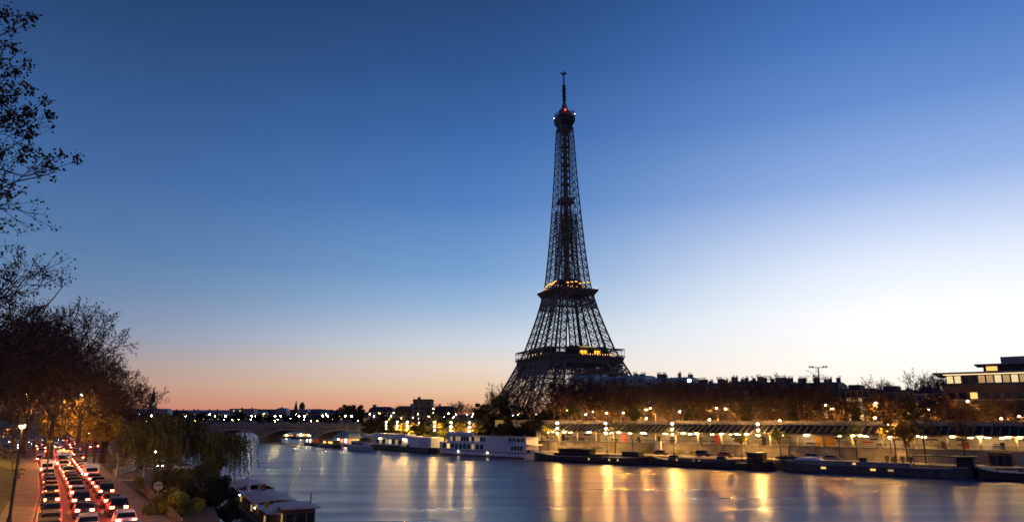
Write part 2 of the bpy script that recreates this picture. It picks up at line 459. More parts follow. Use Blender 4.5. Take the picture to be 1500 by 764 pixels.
# left-hand bank
BL = [(14, -10), (0, 20), (-20, 55), (-31, 80), (-45, 110), (-58, 140)]
WL = [(-70, 141), (-72, 143), (-88, 170), (-115, 215), (-150, 280), (-185, 345), (-232, 430)]
BL2 = [(-58, 140), (-95, 210), (-160, 330), (-228, 428), (-238, 440)]
block('bank_terrain', 'earth', 'ashlar', BL + WL + [(-300, 560), (-330, 700), (-900, 700), (-900, -10)], -3, 3.9)
block('lower_quay', 'pavement', 'ashlar', BL2 + WL[::-1][:-1] + [(-70, 141)], -3, 2.0)
RC = [(2, 2), (-8, 18), (-21, 40), (-38.2, 68.9), (-55.2, 96.5), (-78.7, 133.4), (-108, 180), (-148, 244), (-186, 300), (-226, 356), (-262, 410), (-300, 470)]
RW = [4.4, 4.4, 4.3, 4.2, 4.0, 4.0, 5.0, 7.0, 12.0, 17.0, 17, 12]
neg = lambda l, k=0.0: [-(x + k) for x in l]
pos = lambda l, k=0.0: [x + k for x in l]
struct(strip(RC, neg(RW), RW, 3.925).build('road', 'asphalt'))
PV = MB(); strip(RC[:7], neg(RW, 2.6), neg(RW, 0.0), 4.05, PV, 0.2); strip(RC[:7], pos(RW), pos(RW, 2.4), 4.05, PV, 0.2)
struct(PV.build('pavement', 'pavement'))
KB = MB(); strip(RC[:7], neg(RW, 0.02), neg(RW, -0.16), 4.06, KB, 0.2); strip(RC[:7], pos(RW, -0.16), pos(RW, 0.02), 4.06, KB, 0.2)
struct(KB.build('kerb', 'concrete'))
LM = MB()
for s in range(0, 230, 5):
    for off, w in ((0.0, 0.12),):
        p, t = along(RC, s + 6, off); p2, _ = along(RC, s + 8.6, off); n = Vector((t.y, -t.x)) * w
        LM.face([(p + n).to_3d() + Vector((0, 0, 3.93)), (p2 + n).to_3d() + Vector((0, 0, 3.93)), (p2 - n).to_3d() + Vector((0, 0, 3.93)), (p - n).to_3d() + Vector((0, 0, 3.93))])
strip(RC[:7], neg(RW, -0.35), neg(RW, -0.5), 3.93, LM)
struct(LM.build('road_markings', 'line_paint'))
# grass bank up to the upper avenue
GB = MB(); rows = []
for k, p in enumerate(RC):
    a = Vector(RC[max(0, k - 1)]); b = Vector(RC[min(len(RC) - 1, k + 1)]); t = (b - a).normalized(); n = Vector((-t.y, t.x)); c = Vector(p)
    w = RW[k] + (2.6 if k < 8 else 6)
    rows.append([(*(c + n * w), 3.9), (*(c + n * (w + 4)), 5.0), (*(c + n * (w + 10)), 7.6), (*(c + n * (w + 14)), 8.4), (*(c + n * 260), 8.6)])
GB.loft(rows[:9], cap=False, closed=False)
struct(GB.build('embankment', 'grass'))

# far ridge of the city
rnd = random.Random(5)
HM = MB(); ringsA = []
for x in range(-4200, 1201, 120):
    h = 44 + 14 * math.exp(-((x + 1150) / 500) ** 2) + 6 * math.sin(x * 0.004) + rnd.uniform(-4, 4) - (6 if x > -500 else 0)
    ringsA.append([(x, 3300, 5), (x, 3420, h * 0.75), (x, 3700, h), (x, 4300, h * 0.9), (x, 4600, 5)])
HM.loft(ringsA, cap=False, closed=False)
struct(HM.build('hills', 'leaf_dark'))

# ================================================================== ARCH BRIDGE
BA, BB = Vector((-238, 441)), Vector((-79, 420))
bdir = (BB - BA).normalized(); brot = math.atan2(bdir.y, bdir.x); BLEN = (BB - BA).length
bridge = empty('stone_bridge', (BA.x, BA.y, 0), brot, 'long low stone bridge of five shallow arches crossing the river', 'bridge')
SPN = BLEN / 5; PW = 3.2; BWD = 22.0; ZD = 9.0
def archz(t): return 1.6 + 5.2 * math.sqrt(max(0, 1 - (2 * t - 1) ** 2 * 0.985))
for k in range(5):
    m = MB(); x0, x1 = k * SPN + (PW / 2 if k else 0.6), (k + 1) * SPN - (PW / 2 if k < 4 else 0.6); n = 18
    for j in range(n):
        a, b = j / n, (j + 1) / n; xa, xb = x0 + (x1 - x0) * a, x0 + (x1 - x0) * b; za, zb = archz(a), archz(b)
        for y in (0, BWD): m.face([(xa, y, za), (xb, y, zb), (xb, y, ZD), (xa, y, ZD)])
        m.face([(xa, 0, za), (xb, 0, zb), (xb, BWD, zb), (xa, BWD, za)])
    m.face([(x0, 0, ZD), (x1, 0, ZD), (x1, BWD, ZD), (x0, BWD, ZD)])
    m.build('arch_span', 'bridge_stone', bridge)
    r_ = MB()
    for j in range(n):
        a, b = j / n, (j + 1) / n; xa, xb = x0 + (x1 - x0) * a, x0 + (x1 - x0) * b
        r_.loft([[(xa, -0.15, archz(a) + 0.02), (xa, -0.15, archz(a) + 0.75), (xa, 0.02, archz(a) + 0.75), (xa, 0.02, archz(a) + 0.02)], [(xb, -0.15, archz(b) + 0.02), (xb, -0.15, archz(b) + 0.75), (xb, 0.02, archz(b) + 0.75), (xb, 0.02, archz(b) + 0.02)]])
    r_.build('arch_ring', 'stone', bridge)
for k in range(1, 5):
    m = MB(); x = k * SPN
    m.prism([(x - PW / 2, -0.4), (x, -3.2), (x + PW / 2, -0.4), (x + PW / 2, BWD + 0.4), (x, BWD + 3), (x - PW / 2, BWD + 0.4)], -3, 3.4)
    m.box((x, BWD / 2, 6.2), (PW - 0.01, BWD - 0.1, 5.6))
    m.prism([(x - PW / 2 - .2, -0.5), (x, -3.5), (x + PW / 2 + .2, -0.5), (x + PW / 2 + .2, 0.3), (x - PW / 2 - .2, 0.3)], 3.4, 3.9)
    m.build('pier', 'bridge_stone', bridge)
for xa, wa in ((-15, 30), (BLEN + 9, 18)): m = MB(); m.box((xa, BWD / 2, 4.5), (wa, BWD + .6, 9.02)); m.build('abutment', 'bridge_stone', bridge)
m = MB()
for y in (-0.25, BWD + 0.25): m.box((BLEN / 2, y, 9.15), (BLEN + 50, 0.9, 0.35))
m.build('cornice', 'stone', bridge)
m = MB()
for y in (0.0, BWD): m.box((BLEN / 2, y, 9.80), (BLEN + 50, 0.35, 0.95)); m.box((BLEN / 2, y, 10.32), (BLEN + 50, 0.5, 0.14))
m.build('parapet', 'stone_dark', bridge)
def bpt(px, y):  # point on the bridge below an image column
    d = ray(px, 606); n = Vector((-bdir.y, bdir.x)); o = BA + n * y
    det = bdir.x * -d.y - bdir.y * -d.x; s = (-o.x * -d.y + o.y * -d.x) / det
    return o + bdir * s
def globe_lamp(name, emname, h, r, label, cat='street lamp', group=None, loc=(0, 0, 0), n=6, arm=0.0, metal='dark_metal', thick=0.09, hood=False):
    t = empty(name, loc, 0, label, cat, group)
    m = MB(); m.tube((0, 0, 0), (0, 0, h - r * 0.8), thick * 1.5, thick, 6); m.lathe((0, 0, 0), [(thick * 2.6, 0), (thick * 2.4, 0.5), (thick * 1.4, 0.9)], 6)
    if arm: m.tube((0, 0, h - 0.25), (arm, 0, h + r), thick * 0.7, thick * 0.6, 4)
    a = m.build('pole', metal, t)
    g = MB(); g.ball((arm, 0, h), r, 0, n, 4, 0.8); b = g.build('lamp_globe', emname, t)
    c = MB(); c.lathe((arm, 0, h + r * (0.12 if hood else 0.62)), [(r * 1.6, 0), (r * 1.4, r * .3), (r * .4, r * .8)] if hood else [(r * 0.75, 0), (r * 0.3, r * 0.5)], 8); d = c.build('lamp_cap', metal, t)
    kids(t, a, b, d)
    return t
bl = globe_lamp('bridge_lamp', 'lamp_bridge', 5.8, 0.42, '', loc=(0, 0, 0), thick=0.11)
k = 0
first = True
for px, y in ((222, 1), (240, 21), (331, 21), (369, 1), (403, 1), (411, 21), (438, 1), (446, 21), (473, 1), (480, 21), (506, 1), (515, 21)):
    p = bpt(px, y); lb = 'bright lamp on the stone bridge, %s counted from the church spire' % ordn(k)
    if first: bl.location = (p.x, p.y, 9.0); bl['label'] = lb; bl['group'] = 'lamps on the stone bridge'; first = False
    else: copy_tree(bl, (p.x, p.y, 9.0), 0, lb)
    k += 1
pd = empty('statue_pedestal', (*bpt(537, 1.5), 9.0), brot, 'pale stone pedestal with a dark horse statue at the end of the bridge', 'statue')
m = MB(); m.box((0, 0, 0.4), (3.4, 2.2, 0.8)); m.box((0, 0, 2.6), (2.8, 1.7, 3.6)); m.box((0, 0, 4.5), (3.1, 2.0, 0.3)); m.build('pedestal', 'facade_pale', pd)
m = MB(); m.loft([[(x, -w, z0), (x, w, z0), (x, w * .8, z1), (x, -w * .8, z1)] for x, w, z0, z1 in ((-1.1, .15, 5.6, 6.1), (-.8, .32, 5.5, 6.4), (0, .35, 5.6, 6.3), (.7, .32, 5.6, 6.5), (1.0, .2, 6.2, 7.2), (1.2, .14, 6.8, 7.3), (1.6, .08, 6.7, 6.95))])
for x in (-.8, -.6, .6, .8): m.tube((x, .2 if x in (-.8, .6) else -.2, 4.65), (x, 0, 5.8), .09, .16, 5)
m.tube((.2, -.6, 4.65), (.25, -.55, 6.2), .16, .22, 6); m.ball((.25, -.55, 6.45), .2); m.build('statue', 'dark_metal', pd)

# ================================================================== THE LATTICE TOWER
TD = 632.0; tp = atd(834, 613, TD); TZ = 6.0
tower = empty('lattice_tower', (tp.x, TD, TZ), R(21), 'tall dark wrought iron lattice tower rising over the river bank', 'tower'); tower.scale = (.972, .972, 1.0)
PRO = [(0, 62.5), (14, 54.5), (28, 47.0), (42, 40.2), (57, 33.2), (63, 30.4), (80, 25.2), (95, 21.0), (106, 18.3), (115, 16.6), (120, 15.6), (130, 14.5), (150, 12.7), (170, 11.2), (200, 9.2), (227, 7.7), (259, 6.3), (276, 5.4)]
LEG = [(0, 25.0), (28, 19.5), (57, 15.0), (80, 11.8), (115, 9.2), (150, 9.0), (190, 9.6)]
def itp(tb, h):
    for (a, x), (b, y) in zip(tb, tb[1:]):
        if h <= b: return x + (y - x) * max(0, (h - a)) / (b - a)
    return tb[-1][1]
W = lambda h: itp(PRO, h)
S = lambda h: itp(LEG, h)
def leg_corners(h, sx, sy):
    o = W(h); i = max(o - S(h), 0.0)
    return [Vector((sx * a, sy * b, h)) for a, b in ((o, o), (i, o), (i, i), (o, i))]
def lattice(mb, hs, corner, ch, br, sub=1, inner=True):
    for a, b in zip(hs, hs[1:]):
        A, B = corner(a), corner(b)
        for k in range(4):
            mb.tube(A[k], B[k], ch, ch)
            P, Q, T, U = A[k], A[(k + 1) % 4], B[(k + 1) % 4], B[k]
            mb.tube(U, T, br * 1.15, br * 1.15)
            for j in range(sub):
                f, g = j / sub, (j + 1) / sub
                p0, p1, t0, t1 = P.lerp(Q, f), P.lerp(Q, g), U.lerp(T, f), U.lerp(T, g)
                mb.tube(p0, t1, br, br, 3); mb.tube(p1, t0, br, br, 3)
                if j: mb.tube(p0, t0, br, br, 3)
            if inner:   # light cross pieces that make each panel read as woven iron
                mm = (P + Q + T + U) / 4; e1 = (P + U) / 2; e2 = (Q + T) / 2; e3 = (P + Q) / 2; e4 = (U + T) / 2
                for s_, t_ in ((e1, e3), (e3, e2), (e2, e4), (e4, e1)): mb.tube(s_, t_, br * .6, br * .6, 3)
for sx in (-1, 1):
    for sy in (-1, 1):
        m = MB(); lattice(m, [2, 10, 18, 26, 34, 42, 50, 57], lambda h: leg_corners(h, sx, sy), 0.85, 0.38, 2)
        lg = m.build('leg', 'iron', tower)
        m = MB(); lattice(m, [57, 64.5, 72, 79.5, 87, 94, 101, 108, 115.5], lambda h: leg_corners(h, sx, sy), 0.74, 0.28, 1)
        for k in (0.33, 0.66):   # lift rails up the inside of the leg
            A = leg_corners(57, sx, sy); B = leg_corners(115, sx, sy)
            m.tube((A[0] + A[2]) / 2 + Vector((k, -k, 0)), (B[0] + B[2]) / 2 + Vector((k, -k, 0)), .9, .7, 4)
        m.build('upper_leg', 'iron', tower)
        c = (W(0) - 12.5); m = MB(); m.box((sx * c, sy * c, 1.0), (29, 29, 6), 0, 0, 0.92); m.build('masonry_base', 'stone', tower)
for k in range(4):   # great arches between the legs
    m = MB(); rot = Matrix.Rotation(k * PI / 2, 3, 'Z'); n = 26; pr = None
    for j in range(n + 1):
        a = PI * j / n; dd = 1.0 if 0 < j < n else 1
        pi_ = Vector((37.2 * math.cos(a), -(W(min(52, 3 + 36 * math.sin(a))) - 0.6), 3 + 36.0 * math.sin(a)))
        po = Vector((41.0 * math.cos(a), -(W(min(52, 3 + 40 * math.sin(a))) - 0.6), 3 + 40.5 * math.sin(a)))
        top = Vector((po.x, -W(46) + .6, 46.5)); i2, o2 = rot @ pi_, rot @ po
        if pr:
            m.tube(pr[0], i2, .5, .5); m.tube(pr[1], o2, .5, .5); m.tube(pr[0], o2, .25, .25, 3); m.tube(pr[1], i2, .25, .25, 3)
        if abs(po.x) < 33: m.tube(o2, rot @ top, .3, .3, 3)
        pr = (i2, o2)
    m.build('arch', 'iron', tower)
def belt(mb, h0, h1, w0, w1, n, br, x=True):
    for k in range(4):
        rot = Matrix.Rotation(k * PI / 2, 3, 'Z'); P = lambda s, w, h: rot @ Vector((s * w, -w, h))
        mb.tube(P(-1, w0, h0), P(1, w0, h0), br * 1.8, br * 1.8); mb.tube(P(-1, w1, h1), P(1, w1, h1), br * 1.8, br * 1.8)
        for j in range(n):
            a, b = -1 + 2 * j / n, -1 + 2 * (j + 1) / n
            mb.tube(P(a, w0, h0), P(a, w1, h1), br, br, 3)
            if x: mb.tube(P(a, w0, h0), P(b, w1, h1), br, br, 3); mb.tube(P(b, w0, h0), P(a, w1, h1), br, br, 3)
def ringbox(mb, w0, w1, h0, h1, th):   # sloping solid belt
    for k in range(4):
        rot = Matrix.Rotation(k * PI / 2, 3, 'Z'); P = lambda s, w, h: rot @ Vector((s * w, -w, h))
        mb.face([P(-1, w0, h0), P(1, w0, h0), P(1, w1, h1), P(-1, w1, h1)])
        mb.face([P(-1, w0 - th, h0), P(-1, w1 - th, h1), P(1, w1 - th, h1), P(1, w0 - th, h0)])
        mb.face([P(-1, w1, h1), P(1, w1, h1), P(1, w1 - th, h1), P(-1, w1 - th, h1)])
        mb.face([P(-1, w0, h0), P(-1, w0 - th, h0), P(1, w0 - th, h0), P(1, w0, h0)])
# first floor
m = MB(); belt(m, 42.5, 46.5, 36.0, 35.0, 28, .22); belt(m, 46.6, 52.4, 34.6, 34.6, 22, .26); belt(m, 46.6, 52.4, 30, 30, 16, .26); m.build('girder_belt', 'iron', tower)
m = MB(); ringbox(m, 34.6, 35.4, 52.4, 57.2, 1.2)
for k in range(4):
    rot = Matrix.Rotation(k * PI / 2, 3, 'Z')
    for j in range(33):
        s = -34.5 + 69 * j / 32; a = rot @ Vector((s, -34.6, 52.6)); b = rot @ Vector((s, -36.6, 57.1)); m.tube(a, b, .28, .34, 4)
m.build('frieze', 'iron', tower)
m = MB()
for k in range(4):
    rot = k * PI / 2; c = Matrix.Rotation(rot, 3, 'Z') @ Vector((0, -27, 57.3)); m.box(c, (73.4 if k % 2 == 0 else 40.0, 19.4 if k % 2 == 0 else 13.8, .6) if k % 2 == 0 else (40.0, 19.4, .6), rot)
m.build('first_floor', 'iron', tower)
m = MB()
for k in range(4):
    rot = Matrix.Rotation(k * PI / 2, 3, 'Z')
    for j in range(25):
        s = -36 + 72 * j / 24; m.tube(rot @ Vector((s, -36.2, 57.5)), rot @ Vector((s, -36.2, 63.8)), .14, .14)
    m.box(rot @ Vector((0, -34.0, 64.0)), (72.6, 5.0, .45) if k % 2 == 0 else (62.9, 5.0, .44), k * PI / 2)
    m.box(rot @ Vector((0, -36.25, 58.5)), (72.6, .12, .5), k * PI / 2); m.box(rot @ Vector((0, -36.25, 62.9)), (72.6, .15, .35), k * PI / 2)
m.build('gallery', 'iron', tower)
for k, (x, y, rz) in enumerate(((4, -25.5, 0), (0, 25.5, 0), (-25.5, 0, PI / 2), (25.5, 0, PI / 2))):
    m = MB(); c = Matrix.Rotation(rz, 3, 'Z')
    m.box((x, y, 61.2), (34, 9, 7.2), rz); m.box((x, y, 65.3), (36, 10.5, 1.0), rz, 0, .93)
    p_ = m.build('pavilion', 'dark_metal', tower)
    if k == 0:
        for a, w_ in ((1.0, 11.0), (14.0, 9.0)):
            g = MB(); g.box((x - 4 + a - 1.0, y - 4.62, 61.3), (w_ * .62, .2, 2.6)); g.build('window', 'tower_window', p_)
        g = MB(); g.box((x, y - 5.36, 65.4), (16, .2, .25)); g.build('roof_light', 'window_lit', p_)
    elif k == 2:
        for a in (-9, 3, 10):
            g = MB(); g.box((x - 4.62, a, 60.6), (.2, 1.6, 1.4)); g.build('window', 'window_lit', p_)
for j in range(14):
    g = MB(); g.ball((-4 + j * 2.35, -36.5, 58.9), .38 + .16 * (j % 3 == 0)); g.build('deck_lamp', 'tower_gold', tower)
# second floor
m = MB(); belt(m, 100.5, 105.5, 19.6, 18.4, 14, .20); belt(m, 106.5, 112.0, 18.2, 17.9, 10, .24); ringbox(m, 18.6, 18.2, 105.4, 106.6, .8); m.build('girder_belt', 'iron', tower)
m = MB(); ringbox(m, 17.8, 20.6, 111.8, 115.2, 1.0); ringbox(m, 20.6, 20.9, 115.2, 116.4, .3)
for k in range(4):
    rot = Matrix.Rotation(k * PI / 2, 3, 'Z')
    for j in range(21):
        s = -17.8 + 35.6 * j / 20; m.tube(rot @ Vector((s, -18.1, 111.6)), rot @ Vector((s * 1.14, -20.8, 115.3)), .2, .26, 4)
m.build('frieze', 'iron', tower)
m = MB(); m.box((0, 0, 115.4), (40.4, 40.4, .5)); m.build('second_floor', 'iron', tower)
m = MB()
m.prism([(16.5 * math.cos(a), 16.5 * math.sin(a)) for a in [PI / 8 + k * PI / 4 for k in range(8)]], 115.7, 119.6)
m.lathe((0, 0, 119.6), [(17.2, 0), (17.2, .5), (13.5, 1.6), (12.5, 4.6), (13, 4.7), (10, 6.5), (6, 7.4)], 8)
m.build('pavilion', 'dark_metal', tower)
rnd = random.Random(8)
for k in range(4):
    rot = Matrix.Rotation(k * PI / 2, 3, 'Z')
    for j in range(13 if k in (0, 3) else 5):
        s = rnd.uniform(-18.5, 18.5) if j > 3 else -18.5 + 37 * j / 3
        c = rot @ Vector((s, -20.2, 117.0 + rnd.uniform(0, 1.6))); g = MB(); g.ball(c, rnd.uniform(.2, .36)); g.build('deck_lamp', 'tower_gold', tower)
for k in (0, 3):
    rot = Matrix.Rotation(k * PI / 2, 3, 'Z')
    for j in range(6):
        c = rot @ Vector((-10 + 5 * j * .8 + (3 if k == 0 else 0), -16.2, 121.2 + (j % 3) * .7)); g = MB(); g.box(c, (2.4, .5, .6), k * PI / 2 + .3); g.build('roof_lamp', 'tower_gold', tower)
# shaft
hs = [115.5]
while hs[-1] < 186: hs.append(hs[-1] + max(5.2, S(hs[-1]) * .78))
m = MB()
for sx in (-1, 1):
    for sy in (-1, 1): lattice(m, hs, lambda h: leg_corners(h, sx, sy), 0.56, 0.27, 1)
hs2 = [hs[-1]]
while hs2[-1] < 266: hs2.append(min(268, hs2[-1] + W(hs2[-1]) * .82))
lattice(m, hs2, lambda h: [Vector((a * W(h), b * W(h), h)) for a, b in ((1, 1), (-1, 1), (-1, -1), (1, -1))], 0.56, 0.25, 2, False)
for a, b in zip(hs2, hs2[1:]):
    for k in range(4):
        rot = Matrix.Rotation(k * PI / 2, 3, 'Z')
        for s in (-.45, .45): m.tube(rot @ Vector((s * W(a), -W(a), a)), rot @ Vector((s * W(b), -W(b), b)), .22, .22, 4)
m.build('shaft', 'iron', tower)
m = MB()
for x, y in ((-1, -1), (1, -1), (1, 1), (-1, 1)):
    for a, b in zip(range(116, 272, 6), range(122, 278, 6)):
        w0 = 3.6 - .006 * (a - 116); m.tube((x * w0, y * w0, a), (x * w0, y * w0, b), .55, .55)
        m.tube((x * w0, y * w0, a), (-x * w0, y * w0, b), .28, .28, 3); m.tube((x * w0, y * w0, a), (x * w0, -y * w0, b), .28, .28, 3); m.tube((x * w0, y * w0, b), (-x * w0, y * w0, b), .2, .2, 3)
for h in (132, 148, 165, 181, 214, 232, 250): m.box((0, 0, h), (7, 7, 1.0))
m.tube((0, 0, 116), (0, 0, 275), 1.5, 1.2, 6)
m.build('lift_core', 'iron', tower)
m = MB(); m.box((0, 0, 196.5), (12.5, 12.5, 1.2)); m.box((0, 0, 199), (11.0, 11.0, 4.0), 0, 0, 1.05); m.build('middle_platform', 'iron', tower)
# summit
m = MB()
m.loft([[(a * w, b * w, h) for a, b in ((1, 1), (-1, 1), (-1, -1), (1, -1))] for h, w in ((266, 5.5), (270, 5.6), (273.5, 7.3), (274, 7.5), (278.6, 7.5), (278.8, 7.7), (279.2, 7.7))])
m.build('summit_cabin', 'dark_metal', tower)
m = MB()
for k in range(4):
    rot = Matrix.Rotation(k * PI / 2, 3, 'Z')
    for j in range(9): s = -7.2 + 1.8 * j; m.tube(rot @ Vector((s, -7.3, 279)), rot @ Vector((s, -7.1, 282.6)), .12, .12, 3)
    m.tube(rot @ Vector((-7.3, -7.3, 280.4)), rot @ Vector((7.3, -7.3, 280.4)), .12, .12); m.tube(rot @ Vector((-7.1, -7.1, 282.6)), rot @ Vector((7.1, -7.1, 282.6)), .25, .25)
    for s in (-6.5, -2.5, 3, 6): m.tube(rot @ Vector((s, -6.2, 282)), rot @ Vector((s, -6.4, 284.6 + (s * 7) % 2)), .16, .1, 4); m.box(rot @ Vector((s, -6.4, 283.6)), (.8, .8, 1.1), .4)
m.box((0, 0, 281), (10.5, 10.5, 3.6)); m.lathe((0, 0, 282.8), [(5.6, 0), (5.2, 1.6), (3.8, 3.6), (2.8, 5.6), (2.4, 8), (1.7, 10), (1.5, 12.4)], 8)
m.build('summit_gallery', 'iron', tower)
m = MB(); m.tube((0, 0, 294), (0, 0, 312), 1.35, 1.05, 8, 0, True); m.tube((0, 0, 312), (0, 0, 323.5), .72, .62, 8, 0, True)
for h in range(296, 312, 2): m.box((0, 0, h), (3.4, 3.4, .35), h * .4)
for k in range(4): a = k * PI / 2; m.tube((0, 0, 322.6), (2.6 * math.cos(a), 2.6 * math.sin(a), 322.9), .35, .3); m.box((2.4 * math.cos(a), 2.4 * math.sin(a), 323), (1.2, 1.2, 1.1))
m.tube((0, 0, 323), (0, 0, 326), .25, .12, 5, 0, True)
m.build('antenna', 'dark_metal', tower)
for c, mm, r_ in (((-2.5, -7.2, 283.6), 'beacon_red', .7), ((7.6, -6.8, 281.2), 'beacon_white', .5), ((-7.7, 7.2, 279.8), 'beacon_white', .45), ((7.8, 4, 277.0), 'beacon_red', .5)):
    g = MB(); g.ball(c, r_); g.build('beacon', mm, tower)

# ================================================================== VEGETATION BUILDERS
def rv(rd, s=1.0): return Vector((rd.gauss(0, s), rd.gauss(0, s), rd.gauss(0, s)))
def bare_tree_meshes(seed, h, spread, trunk_h, twig_n=5, twig_len=1.1, twig_r=0.03, depth=4, leafy=0, leaf_s=0.16, mats=('bark_plane', 'twig', 'leaf_brown'), flat=0.0, r0=None, lean=(0, 0), maxf=30000, up=0.10):
    rd = random.Random(seed); T = MB(); C = MB(); r0 = r0 or h * 0.018
    def br(p, d, ln, r, lev):
        segs = 3 if lev <= 1 else 2; pts = [p]
        for k in range(segs):
            d = (d + rv(rd, 0.13) + Vector((0, 0, up))).normalized(); p2 = pts[-1] + d * (ln / segs)
            C.tube(pts[-1], p2, r * (1 - .22 * k), r * (1 - .22 * (k + 1)), 5 if lev < 2 else 3, 0 if lev < 2 else 1); pts.append(p2)
        if lev >= depth:
            for k in range(twig_n):
                b = pts[rd.randrange(1, len(pts))]; e = (d + rv(rd, .55)).normalized(); t = b + e * twig_len * rd.uniform(.5, 1.2)
                C.tube(b, t, twig_r, twig_r * .4, 3, 1)
                for j in range(leafy):
                    c = b.lerp(t, rd.uniform(.3, 1.0)) + rv(rd, .12); a = rv(rd).normalized() * leaf_s * rd.uniform(.6, 1.3); w = a.cross(rv(rd)).normalized() * leaf_s * rd.uniform(.4, .8)
                    C.face([c - a, c + w, c + a, c - w], 2)
            return
        nchild = rd.choice((3, 4, 4)) if lev else 5
        for k in range(nchild):
            if len(C.f) > maxf: return
            b = pts[-1] if k == 0 else pts[rd.randrange(1, len(pts))].lerp(pts[-1], rd.random() * .6)
            e = (d * (.9 if k == 0 else .45) + rv(rd, .5) * spread + Vector((0, 0, .12 - flat))).normalized()
            br(b, e, ln * rd.uniform(.62, .82), r * (.72 if k == 0 else .55), lev + 1)
    base = Vector((0, 0, -.1)); top = Vector((lean[0], lean[1], trunk_h))
    mid = base.lerp(top, .5) + Vector((rd.uniform(-.15, .15), rd.uniform(-.15, .15), 0))
    T.tube(base, base.lerp(mid, .25), r0 * 1.55, r0 * 1.12, 8); T.tube(base.lerp(mid, .25), mid, r0 * 1.12, r0, 8); T.tube(mid, top, r0, r0 * .86, 8)
    nl = 5; ln = (h - trunk_h) * .40
    for k in range(nl):
        a = 2 * PI * (k + rd.random() * .6) / nl; e = Vector((math.cos(a) * spread * .75, math.sin(a) * spread * .75, 1.0 if k else 1.4)).normalized()
        br(top - Vector((0, 0, rd.random() * trunk_h * .18 if k else 0)), e, ln * rd.uniform(.85, 1.15), r0 * .55, 1)
    return T.mesh('trunk', [mats[0]]), C.mesh('crown', list(mats))
def leaf_crown(rd, C, blobs, n, s, m=0, droop=0.0):
    for c, rr in blobs:
        c = Vector(c)
        for k in range(n):
            d = rv(rd).normalized(); p = c + Vector((d.x * rr[0], d.y * rr[1], d.z * rr[2])) * (rd.random() ** .45)
            a = rv(rd).normalized() * s * rd.uniform(.6, 1.4); a.z -= droop * s; w = a.cross(rv(rd)).normalized() * s * rd.uniform(.4, .8)
            C.face([p - a, p + w, p + a, p - w], m)
def leafy_tree_meshes(seed, h, cr, trunk_h, n=170, s=.22, leaf='leaf_lime', nblob=14, r0=.16, low=.75):
    rd = random.Random(seed); T = MB(); C = MB()
    T.tube((0, 0, -.1), (.1, .05, trunk_h * .5), r0 * 1.3, r0, 7); T.tube((.1, .05, trunk_h * .5), (0, .1, trunk_h), r0, r0 * .8, 7)
    blobs = []
    for k in range(nblob):
        d = rv(rd).normalized() * (rd.random() ** .5); p = Vector((d.x * cr, d.y * cr, trunk_h + (h - trunk_h) * (.5 + .48 * d.z) * 1.0))
        sz = rd.uniform(.22, .42) * cr; blobs.append((p, (sz, sz, sz * low)))
        C.tube((0, .1, trunk_h * .92), p, r0 * .5, r0 * .12, 4, 1)
    leaf_crown(rd, C, blobs, n, s)
    return T.mesh('trunk', ['bark']), C.mesh('crown', [leaf, 'twig'])
def tree_thing(name, meshes, loc, rz, label, group=None, scale=1.0, cat='tree'):
    t = empty(name, loc, rz, label, cat, group)
    sc3 = scale if isinstance(scale, tuple) else (scale,) * 3
    t.scale = sc3
    put('trunk', meshes[0], t); put('crown', meshes[1], t)
    return t

# ================================================================== STATION ALONG THE FAR QUAY  (local x = along the quay, local y = towards the river)
U0, U1 = -40.0, 187.0; SL = U1 - U0
wall = empty('quay_wall', q(U0, 0, 2.5), QROT, 'long ashlar retaining wall lit yellow behind the cars parked on the far quay', 'wall')
m = MB(); m.box((SL / 2, -.35, 1.52), (SL, .7, 3.04)); m.build('masonry', 'ashlar', wall)
m = MB(); m.box((SL / 2, -.3, 3.17), (SL + .1, 1.0, .26)); m.build('coping', 'stone_dark', wall)
for k in range(12):
    m = MB(); m.box((8 + k * 19, .16, 1.5), (1.0, .3, 2.98)); m.build('buttress', 'ashlar', wall)
st = empty('station', q(U0, -.6, 5.6), QROT, 'long open riverside station with lit white bays under a sloping ribbed canopy', 'station')
m = MB(); m.box((SL / 2, -4.0, -.15), (SL, 8.0, .30)); m.build('platform', 'concrete', st)
m = MB(); m.box((SL / 2, -7.85, 1.9), (SL, .25, 3.9)); m.build('back_wall', 'white_wall', st)
m = MB(); m.box((0.1, -4, 1.9), (.3, 8, 3.9)); m.build('end_wall', 'white_wall', st)
m = MB(); m.box((SL - .1, -4, 1.9), (.3, 8, 3.9)); m.build('end_wall', 'white_wall', st)
BAY = 7.2; NB = int(SL / BAY)
cm = MB(); cm.box((0, 0, 1.55), (.55, .55, 3.1)); cm.box((0, 0, 3.0), (.8, .7, .25)); cm.box((0, 0, .15), (.75, .75, .3)); cme = cm.mesh('column', ['stone'])
for k in range(NB + 1): put('column', cme, st, (1.5 + k * BAY, -.45, 0))
m = MB(); m.box((SL / 2, -.45, 3.32), (SL, .6, .45)); m.build('beam', 'stone_dark', st)
m = MB()
for k in range(int(SL / .3)):
    m.box((.15 + k * .3, .15, .55), (.035, .035, 1.0))
m.box((SL / 2, .15, 1.08), (SL, .07, .07)); m.build('railing', 'dark_metal', st)
m = MB(); m.face([(0, .55, 3.58), (SL, .55, 3.58), (SL, -5.2, 5.75), (0, -5.2, 5.75)]); m.face([(0, .55, 3.50), (SL, .55, 3.50), (SL, -5.2, 5.67), (0, -5.2, 5.67)]); m.build('canopy', 'canopy_sheet', st)
m = MB()
for k in range(int(SL / 1.8)):
    x = .9 + k * 1.8; m.loft([[(x - .16, .75, 3.62), (x + .16, .75, 3.62), (x + .16, .75, 3.92), (x - .16, .75, 3.92)], [(x - .16, -5.2, 5.80), (x + .16, -5.2, 5.80), (x + .16, -5.2, 6.05), (x - .16, -5.2, 6.05)]])
